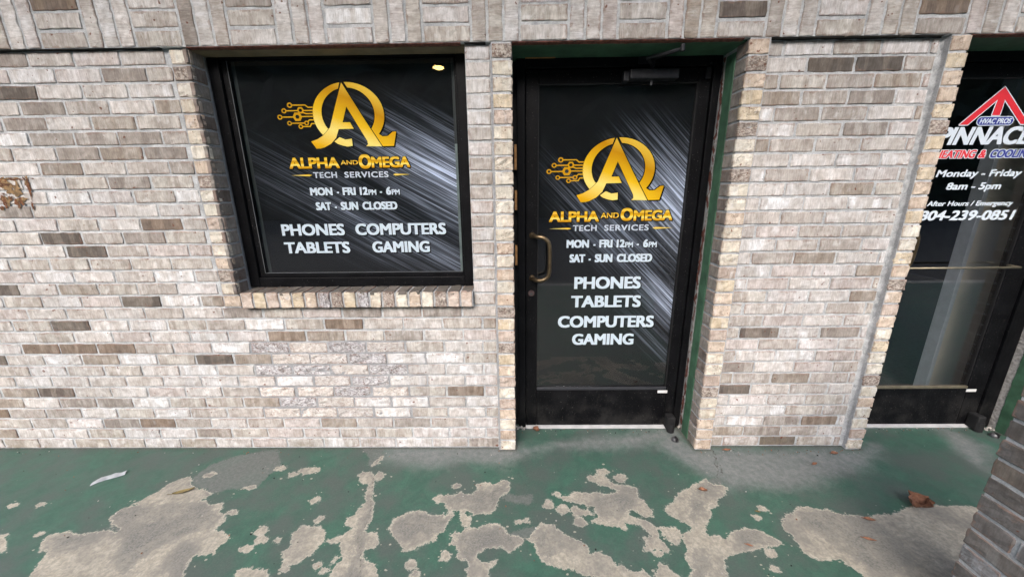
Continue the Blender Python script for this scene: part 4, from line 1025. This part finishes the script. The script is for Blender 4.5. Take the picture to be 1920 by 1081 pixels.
# ------------------------------------------------------------------ doors
def door(label, X0, X1, lx0, lx1, gx0, gx1, handle):
    """storefront door: X0..X1 opening, lx leaf edges, gx glass edges"""
    t = thing('shop_door', ((X0+X1)/2, .2, 0), label, 'door'); t['kind'] = 'thing'
    mb = MB()
    mb.box(X0+.019, lx0-.003, .195, .30, .002, LINTEL-.004, .003)
    mb.box(lx1+.003, X1-.004, .195, .30, .002, LINTEL-.004, .003)
    mb.box(lx0-.0025, lx1+.0025, .196, .30, 1.956, LINTEL-.004, .003)
    mb.build('door_frame', M_BLACK, t)
    mb = MB()
    mb.box(X0+.001, X0+.0185, .24, .31, .002, LINTEL-.005)
    mb.box(X1-.0035, X1+.03, .215, .31, .002, LINTEL-.005)
    mb.build('frame_gap', M_GASKET, t)
    mb = MB()
    mb.box(lx0, gx0-.004, .207, .25, .014, 1.952, .003)
    mb.box(gx1+.004, lx1, .207, .25, .014, 1.952, .003)
    mb.box(gx0-.0035, gx1+.0035, .208, .25, 1.892, 1.952, .003)
    mb.build('door_leaf', M_BLACK, t)
    mb = MB(); mb.box(gx0-.0035, gx1+.0035, .207, .25, .014, .252, .003)
    mb.box(gx0-.0135, gx0-.0115, .2058, .2072, .02, .25); mb.box(gx1+.0085, gx1+.0105, .2058, .2072, .02, .25)
    mb.build('kick_panel', M_BLACK, t)
    mb = MB(); mb.box(gx0-.003, gx1+.003, .2045, .22, .2525, .2685, .003)
    mb.build('bottom_bead', mat_simple('bead_grey', (.045, .047, .055), .35, .4, .1) if not handle == 'bar' else M_BRASS, t)
    mb = MB()
    mb.box(gx0-.0035, gx0, .212, .226, .269, 1.891); mb.box(gx1, gx1+.0035, .212, .226, .269, 1.891)
    mb.box(gx0, gx1, .212, .226, 1.887, 1.8915)
    mb.build('gasket', M_GASKET, t)
    mb = MB(); mb.box(gx0, gx1, .2195, .2235, .269, 1.887)
    mb.build('glass_pane', M_GLASS, t)
    mb = MB(); mb.box(X0+.062, lx1-.022, .188, .245, .0005, .0125, .002)
    mb.box(X0+.062, lx1-.022, .200, .212, .0125, .0145)
    mb.build('threshold', M_THRESH, t)
    # bottom pivot boot
    mb = MB(); mb.box(lx1-.050, lx1-.004, .150, .2065, .010, .098, .006)
    mb.tube([(lx1-.027, .158, .004), (lx1-.027, .158, .060)], .021, 14)
    mb.build('bottom_pivot', M_GASKET, t)
    mb = MB(); mb.box(lx1-.105, lx1-.048, .2048, .2068, .2315, .2485)
    stk = mb.build('sticker', mat_simple('sticker_white', (.62, .62, .62), .6, 0, .1), t)
    # pivot at the top corner
    mb = MB(); mb.box(lx1-.03, lx1-.008, .193, .207, 1.90, 1.95, .002); mb.tube([(lx1-.015, .188, 1.965), (lx1-.015, .196, 1.965)], .004, 8)
    mb.build('top_pivot', M_CLOSER, t)
    return t
d1 = door('black glass shop door with gold emblem poster and bronze pull handle', D1_X0, D1_X1, 2.0625, 2.946, 2.128, 2.886, 'pull')
mb = MB()
hp = []
yb, yo = .206, .150
for (x, z) in ((2.097, 1.171),): pass
ctrl = [(2.096, .207, 1.168), (2.104, .180, 1.168), (2.120, .158, 1.166), (2.145, .149, 1.163), (2.166, .147, 1.152), (2.179, .146, 1.134), (2.184, .146, 1.105), (2.185, .146, 1.058), (2.185, .146, 1.010), (2.184, .146, .985), (2.179, .146, .962), (2.166, .147, .946), (2.145, .149, .936), (2.120, .158, .934), (2.104, .180, .935), (2.096, .207, .937)]
def smooth_path(pts, n=6):
    out = []
    for i in range(len(pts)-1):
        p0 = Vector(pts[max(i-1, 0)]); p1 = Vector(pts[i]); p2 = Vector(pts[i+1]); p3 = Vector(pts[min(i+2, len(pts)-1)])
        for k in range(n):
            s = k/n
            out.append(.5*((2*p1)+(p2-p0)*s+(2*p0-5*p1+4*p2-p3)*s*s+(3*p1-p0-3*p2+p3)*s**3))
    out.append(Vector(pts[-1])); return out
mb.tube(smooth_path(ctrl), .0105, 16)
for z in (1.168, .937): mb.tube([(2.096, .2072, z), (2.096, .199, z)], .016, 18)
mb.build('pull_handle', M_BRONZE, d1, smooth=True)
mb = MB(); mb.tube([(2.092, .208, .851), (2.092, .200, .851)], .0165, 22)
lk = mb.build('lock', mat_simple('lock_bronze', (.13, .085, .085), .4, .7, .2, 40.0), d1)
mb = MB(); mb.tube([(2.092, .200, .847), (2.092, .1975, .847)], .0078, 16); mb.build('keyhole', M_STEEL, lk)
# closer body on the top rail with its folded arm
mb = MB(); mb.box(2.545, 2.772, .150, .2065, 1.893, 1.936, .006); mb.box(2.518, 2.5445, .158, .2065, 1.886, 1.930, .004)
cl = mb.build('door_closer', M_CLOSER, d1)
mb = MB(); mb.tube([(2.650, .172, 1.937), (2.650, .172, 1.956)], .011, 12); mb.tube([(2.650, .172, 1.955), (2.600, .10, 1.962), (2.722, .020, 1.972)], [.008, .007, .007], 8)
mb.tube([(2.722, .020, 1.972), (2.640, .190, 1.978)], .006, 8); mb.tube([(2.722, .020, 1.962), (2.722, .020, 1.988)], .0095, 12)
mb.box(2.59, 2.67, .19, .1955, 1.965, 1.995, .003)
mb.build('closer_arm', M_CLOSER, cl)
mb = MB(); mb.tube([(2.653, .178, 1.892), (2.653, .178, 1.872)], .006, 10); mb.build('adjusting_screw', M_STEEL, cl)
for a in ((2.005, 2.0165, .196, .25, 1.50, 1.62), (2.005, 2.0165, .196, .25, 1.30, 1.40), (2.005, 2.0165, .196, .25, 1.01, 1.115), (2.06, 2.20, .185, .192, LINTEL-.0075, LINTEL-.0045)):
    mb = MB(); mb.box(*a); mb.build('wood_shim', M_WOOD, d1)
poster_d = mat_poster('door_poster_print', math.radians(45), [(2.90, 1.30, .70, .40, 1.0), (2.86, .78, .55, .16, .85), (2.55, 1.15, .80, .26, .50), (2.80, .56, .42, .14, .35)])
mb = MB(); mb.box(2.130, 2.884, .2295, .2325, .270, 1.886)
po = mb.build('poster', poster_d, d1)
BD = dict(ring=(2.3542,2.7208,1.3351,1.6493), ALPHA=(2.1854,2.4500,1.2339,1.2895), AND=(2.4583,2.5537,1.2516,1.2807), O=(2.5626,2.6285,1.2368,1.3032), MEGA=(2.6316,2.8362,1.2368,1.2922),
    TECH=(2.3133,2.7156,1.1862,1.2169), dL=(2.1869,2.3049,1.1939,1.2052), dR=(2.7354,2.8428,1.1915,1.2056), MON=(2.2821,2.7669,1.0962,1.1386), SAT=(2.3005,2.7483,1.0164,1.0605),
    PHONES=(2.3308,2.6977,.8668,.9344), TABLETS=(2.3166,2.7061,.7592,.8267), COMPUTERS=(2.2450,2.7890,.6388,.7074), GAMING=(2.3291,2.6823,.5320,.5994))
sign_print(po, .2290, BD, ('PHONES', 'TABLETS', 'COMPUTERS', 'GAMING'))

d2 = door('black glass shop door with red triangle emblem and white hours lettering', Q2_X1, D2_X1, 3.965, 4.745, 4.02, 4.640, 'bar')
mb = MB(); mb.tube([(4.03, .150, .985), (4.63, .150, .985)], .0055, 12); mb.tube([(4.628, .150, .985), (4.633, .207, .985)], .0055, 10); mb.tube([(4.05, .150, .985), (4.05, .215, .985)], .006, 10)
mb.build('push_bar', M_BRASS, d2, smooth=True)
mb = MB(); mb.tube(smooth_path([(3.99, .207, 1.21), (4.02, .155, 1.20), (4.058, .148, 1.15), (4.062, .148, 1.06), (4.052, .150, 1.0), (4.02, .16, .985)]), .008, 12)
mb.build('pull_handle', M_BRONZE, d2, smooth=True)
# lettering applied to the glass
y2 = .2188
CX2 = 4.3535
def outl(nm, parts):
    g = MB(); s = MB()
    for a in parts: a(g, s)
    s.build(nm+'_outline', M_WHITE, d2); return g
tri = [(4.3535, 1.8512), (4.1858, 1.6857), (4.2253, 1.6857), (4.3372, 1.7952), (4.3246, 1.7273), (4.3656, 1.7273), (4.3565, 1.7990), (4.3704, 1.7993), (4.4825, 1.6857), (4.5225, 1.6857)]
roofL = [(4.3535, 1.8512), (4.1858, 1.6857), (4.2253, 1.6857), (4.3535, 1.8130)]
roofR = [(4.3535, 1.8512), (4.3535, 1.8130), (4.4820, 1.6857), (4.5212, 1.6857)]
legm = [(4.3365, 1.7965), (4.3300, 1.7273), (4.3680, 1.7273), (4.3700, 1.7965), (4.3535, 1.8130)]
g = MB(); s = MB()
full = [(4.3535, 1.8512), (4.1858, 1.6857), (4.2253, 1.6857), (4.3365, 1.7965), (4.3300, 1.7273), (4.3680, 1.7273), (4.3700, 1.7965), (4.4820, 1.6857), (4.5212, 1.6857)]
g.poly(full, y2-.0006)
k = 0
for a in range(8):
    dx, dz = .0042*math.cos(a*math.pi/4), .0042*math.sin(a*math.pi/4)
    s.poly([(p[0]+dx, p[1]+dz) for p in full], y2-.0001-a*2e-5)
s.build('emblem_outline', M_WHITE, d2); g.build('red_emblem', M_RED, d2)
def pill(x0, x1, z0, z1, n=10):
    r = (z1-z0)/2; zm = (z0+z1)/2
    return [(x1-r+r*math.cos(a), zm+r*math.sin(a)) for a in np.linspace(-math.pi/2, math.pi/2, n)] + [(x0+r-r*math.cos(a), zm+r*math.sin(a)) for a in np.linspace(math.pi/2, -math.pi/2, n)]
g = MB(); s = MB()
s.poly(pill(4.2640, 4.4432, 1.6800, 1.7225), y2-.0010); g.poly(pill(4.2675, 4.4397, 1.6835, 1.7190), y2-.0012)
s.build('badge_outline', M_WHITE, d2); bd = g.build('blue_badge', M_BLUE, d2)
g = MB(); text(g, 'HVAC PROS', 4.2785, 4.4330, 1.6895, 1.7130, y2-.0014, wx=.05, wz=.03, shear=.2, n=2); g.build('badge_lettering', M_WHITE, bd)
g = MB(); text(g, 'PINNACLE', 4.095, 4.612, 1.5937, 1.6755, y2-.0008, wx=.06, wz=.035, shear=.24); g.build('name_lettering', M_WHITE, d2)
for body, xa, xb, mt, nm in (('HEATING', 4.105, 4.310, M_RED, 'red_lettering'), ('&', 4.320, 4.362, M_RED, 'red_lettering'), ('COOLING', 4.376, 4.595, M_BLUE, 'blue_lettering')):
    s = MB(); text(s, body, xa, xb, 1.5316, 1.5690, y2-.0008, wx=.055, wz=.03, shear=.2, grow=.0030)
    s.build('trade_outline', M_WHITE, d2)
    g = MB(); text(g, body, xa, xb, 1.5316, 1.5690, y2-.0013, wx=.055, wz=.03, shear=.2)
    g.build(nm, mt, d2)
for body, xa, xb, za, zb, w in (('Monday - Friday', 4.1392, 4.5673, 1.4418, 1.4752, .055), ('8am - 5pm', 4.2055, 4.4864, 1.3786, 1.4130, .055), ('After Hours / Emergency', 4.134, 4.5722, 1.2975, 1.3222, .05), ('804-239-0851', 4.107, 4.5998, 1.2245, 1.2739, .06)):
    g = MB(); text(g, body, xa, xb, za, zb, y2-.0008, wx=w, wz=w*.6, shear=.2, n=2)
    g.build('hours_lettering', M_WHITE, d2)

# ------------------------------------------------------------------ shop interior behind the right door
mb = MB(); mb.add([(-1.8, .355, -.001), (8.5, .355, -.001), (8.5, 5.0, -.001), (-1.8, 5.0, -.001)], [(0, 1, 2, 3)])
tag(mb.build('interior_floor', M_FLOORIN), kind='structure')
mb = MB(); mb.box(-1.8, 8.6, 5.0, 5.1, 0, 2.7); mb.box(3.1, 3.2, .33, 5.0, 0, 2.7); mb.box(8.5, 8.6, .33, 5.0, 0, 2.7); mb.box(-1.8, -1.7, .33, 5.0, 0, 2.7)
tag(mb.build('interior_wall', M_DARK), kind='structure')
mb = MB(); mb.box(-1.8, 8.6, .315, 5.1, 2.7, 2.8)
tag(mb.build('interior_ceiling', M_DARK), kind='structure')
pt = thing('partition_panel', (5.4, .43, 0), 'tan partition panel with pale aluminium edge seen through the right glass door', 'partition'); pt['kind'] = 'thing'
mb = MB(); mb.box(4.768, 6.2, .50, .56, 0, 2.3); mb.build('panel', M_TAN, pt)
mb = MB(); mb.box(4.742, 4.7675, .495, .565, 0, 2.3, .002); mb.build('edge_trim', M_ALU, pt)

# ------------------------------------------------------------------ small things on the walkway
def leaf(x, y, L, W, rot, curl, mat, label, name='fallen_leaf', lobes=0, z=.003, grp=None):
    nu, nw = 14, 7
    vs = []; fs = []
    lr = random.Random(int(abs(x*1000)+abs(y*77)))
    ca, sa = math.cos(rot), math.sin(rot)
    for i in range(nu+1):
        s = i/nu
        w = W*.5*(math.sin(math.pi*min(1, max(.02, s**.8)))**.8)
        if lobes: w *= 1 + .32*math.sin(s*lobes*2*math.pi) + .12*lr.uniform(-1, 1)
        for j in range(nw+1):
            q = j/nw*2-1
            px = (s-.5)*L + (.012*L*lr.uniform(-1, 1) if lobes else 0); py = q*w
            pz = curl*W*(q*q)*(.6+.5*math.sin(3*s)) + .25*curl*L*(2*s-1)**2 + .08*W*curl*math.sin(9*s+4*q)
            pz += lr.uniform(-1, 1)*.03*W*curl
            vs.append((x+ca*px-sa*py, y+sa*px+ca*py, z+max(0, pz)))
    for i in range(nu):
        for j in range(nw):
            a = i*(nw+1)+j; fs.append((a, a+1, a+nw+2, a+nw+1))
    mb = MB(); mb.add(vs, fs)
    # stalk
    a = Vector(vs[nw//2]); d = Vector((-ca, -sa, .15))
    mb.tube([a+Vector((ca, sa, 0))*.004, a+d*L*.10, a+d*L*.2+Vector((0, 0, .002))], .0011, 6)
    me_o = mb.build(name, mat, None, smooth=True)
    # move the origin to the leaf
    me_o.data.transform(Matrix.Translation((-x, -y, 0))); me_o.location = (x, y, 0)
    return tag(me_o, label, 'leaf', grp)
LG = 'brown leaves fallen on the walkway'
leaf(3.826, -.378, .092, .074, .25, .55, M_LEAF, 'large crumpled brown leaf on the green paint near the dark brick pier', lobes=3, z=.002)
leaf(3.165, -.008, .045, .016, .05, .4, M_LEAF, 'reddish brown leaf against the brick base right of the gold emblem door', grp=LG)
leaf(3.726, -.038, .036, .022, -.1, .4, M_LEAF, 'small dark leaf on grey concrete by the corner before the right door', grp=LG)
leaf(3.558, -.118, .030, .016, .3, .5, M_LEAF, 'small curled leaf on grey concrete a step out from the right brick panel', grp=LG)
leaf(2.896, -.291, .036, .020, -.3, .5, M_LEAF, 'brown leaf lying inside the grey crack patch below the right door jamb', grp=LG)
leaf(3.535, -.453, .042, .018, -.3, .35, M_LEAF, 'brown leaf on the far edge of the big bare concrete patch', grp=LG)
leaf(3.45, -.547, .044, .014, -.35, .3, M_LEAF, 'thin brown leaf in the middle of the big bare concrete patch', grp=LG)
leaf(2.945, -.574, .026, .010, -.4, .4, M_LEAF, 'tiny dark leaf on the pointed grey concrete patch', grp=LG)
leaf(.389, -.299, .088, .022, .45, .35, M_LEAFY, 'yellowish twisted leaf on the left bare concrete patch', grp=LG)
leaf(2.122, .168, .040, .030, -.5, .7, M_LEAF, 'crumpled brown leaf touching the white threshold of the emblem door', lobes=2, grp=LG)
leaf(3.081, -.412, .020, .010, -.3, .4, M_LEAFY, 'tiny dull leaf on green paint right of the crack patch', grp=LG)
# paper strip
mb = MB(); vs = []; fs = []
pp = [(-.128, -.246), (-.112, -.222), (-.092, -.204), (-.070, -.192), (-.048, -.182), (-.030, -.170)]
for i, (x, y) in enumerate(pp):
    h = .004 + .006*math.sin(i*1.4)**2; w = .017*(1-.25*abs(i-2.5)/2.5)
    vs += [(x+.006, y-w, .0015), (x, y, h), (x-.006, y+w, .003+.004*(i % 2))]
    if i:
        for q in range(2): a = (i-1)*3+q; fs.append((a, a+3, a+4, a+1))
mb.add(vs, fs); o = mb.build('paper_scrap', M_PAPER, None, smooth=True)
tag(o, 'torn white paper strip lying on the green floor at the left', 'paper')
# half-round door stop caps by the jambs
def stop_cap(x, y, label):
    t = thing('door_stop', (x, y, 0), label, 'door stop')
    mb = MB(); vs = []; fs = []
    n, m_ = 20, 6
    for i in range(m_+1):
        a = i/m_*math.pi/2
        for k in range(n):
            th = 2*math.pi*k/n
            vs.append((x+.021*math.cos(a)*math.cos(th), y+.021*math.cos(a)*math.sin(th), .024*math.sin(a)**.8 + .001))
    for i in range(m_):
        for k in range(n): fs.append((i*n+k, i*n+(k+1) % n, (i+1)*n+(k+1) % n, (i+1)*n+k))
    mb.add(vs, fs); mb.build('dome', M_STEEL, t, smooth=True)
    mb = MB(); mb.box(x-.006, x+.006, y-.0215, y+.004, .004, .028, .003); mb.build('rubber_insert', M_GASKET, t)
    return t
stop_cap(2.916, .080, 'steel and rubber floor door stop before the gold emblem door')
stop_cap(4.756, .108, 'steel and rubber floor door stop before the right hand door')
# crumbs of broken mortar
def rubble(x, y, r, n, label):
    mb = MB()
    for i in range(n):
        cx, cy = x+RNG.normal(0, r*.5), y+RNG.normal(0, r*.3); s = RNG.uniform(.003, .010)
        bm = bmesh.new(); bmesh.ops.create_icosphere(bm, subdivisions=1, radius=s)
        for v in bm.verts: v.co *= RNG.uniform(.6, 1.25); v.co.z *= .8
        bm.verts.index_update()
        mb.add([(v.co.x+cx, v.co.y+cy, max(0, v.co.z+s*.6+RNG.uniform(0, .012)*(abs(cx-x) < r*.3))) for v in bm.verts], [[v.index for v in f.verts] for f in bm.faces])
        bm.free()
    return tag(mb.build('mortar_rubble', M_TORN), label, 'rubble', kind='stuff')
rubble(2.030, .200, .030, 34, 'pile of broken mortar crumbs in the left corner of the emblem door')
rubble(2.985, .200, .020, 16, 'few mortar crumbs beside the pivot of the emblem door')
rubble(4.80, .17, .03, 16, 'mortar crumbs in the corner of the right hand door')

# loose grit swept against the foot of the walls
mb = MB()
for i in range(260):
    if i < 170:
        x = RNG.choice([RNG.uniform(-.95, 1.99), RNG.uniform(3.0, 3.9), RNG.uniform(2.03, 2.9), RNG.uniform(4.0, 4.75)]); base = -.004 if (x < 2 or 3.0 <= x <= 3.9) else .185
        y = base - abs(RNG.normal(0, .022))
    else: x, y = RNG.uniform(-.8, 3.6), RNG.uniform(-.75, -.02)
    s = RNG.uniform(.0012, .0042)
    bm = bmesh.new(); bmesh.ops.create_icosphere(bm, subdivisions=1, radius=s)
    for v in bm.verts: v.co *= RNG.uniform(.6, 1.3); v.co.z *= .6
    bm.verts.index_update()
    mb.add([(v.co.x+x, v.co.y+y, max(-.001, v.co.z+s*.4)) for v in bm.verts], [[v.index for v in f.verts] for f in bm.faces], int(RNG.integers(0, 3)))
    bm.free()
tag(mb.build('grit', [M_TORN, M_LEAF, M_GASKET]), 'loose grit and crumbs scattered along the foot of the wall', kind='stuff')
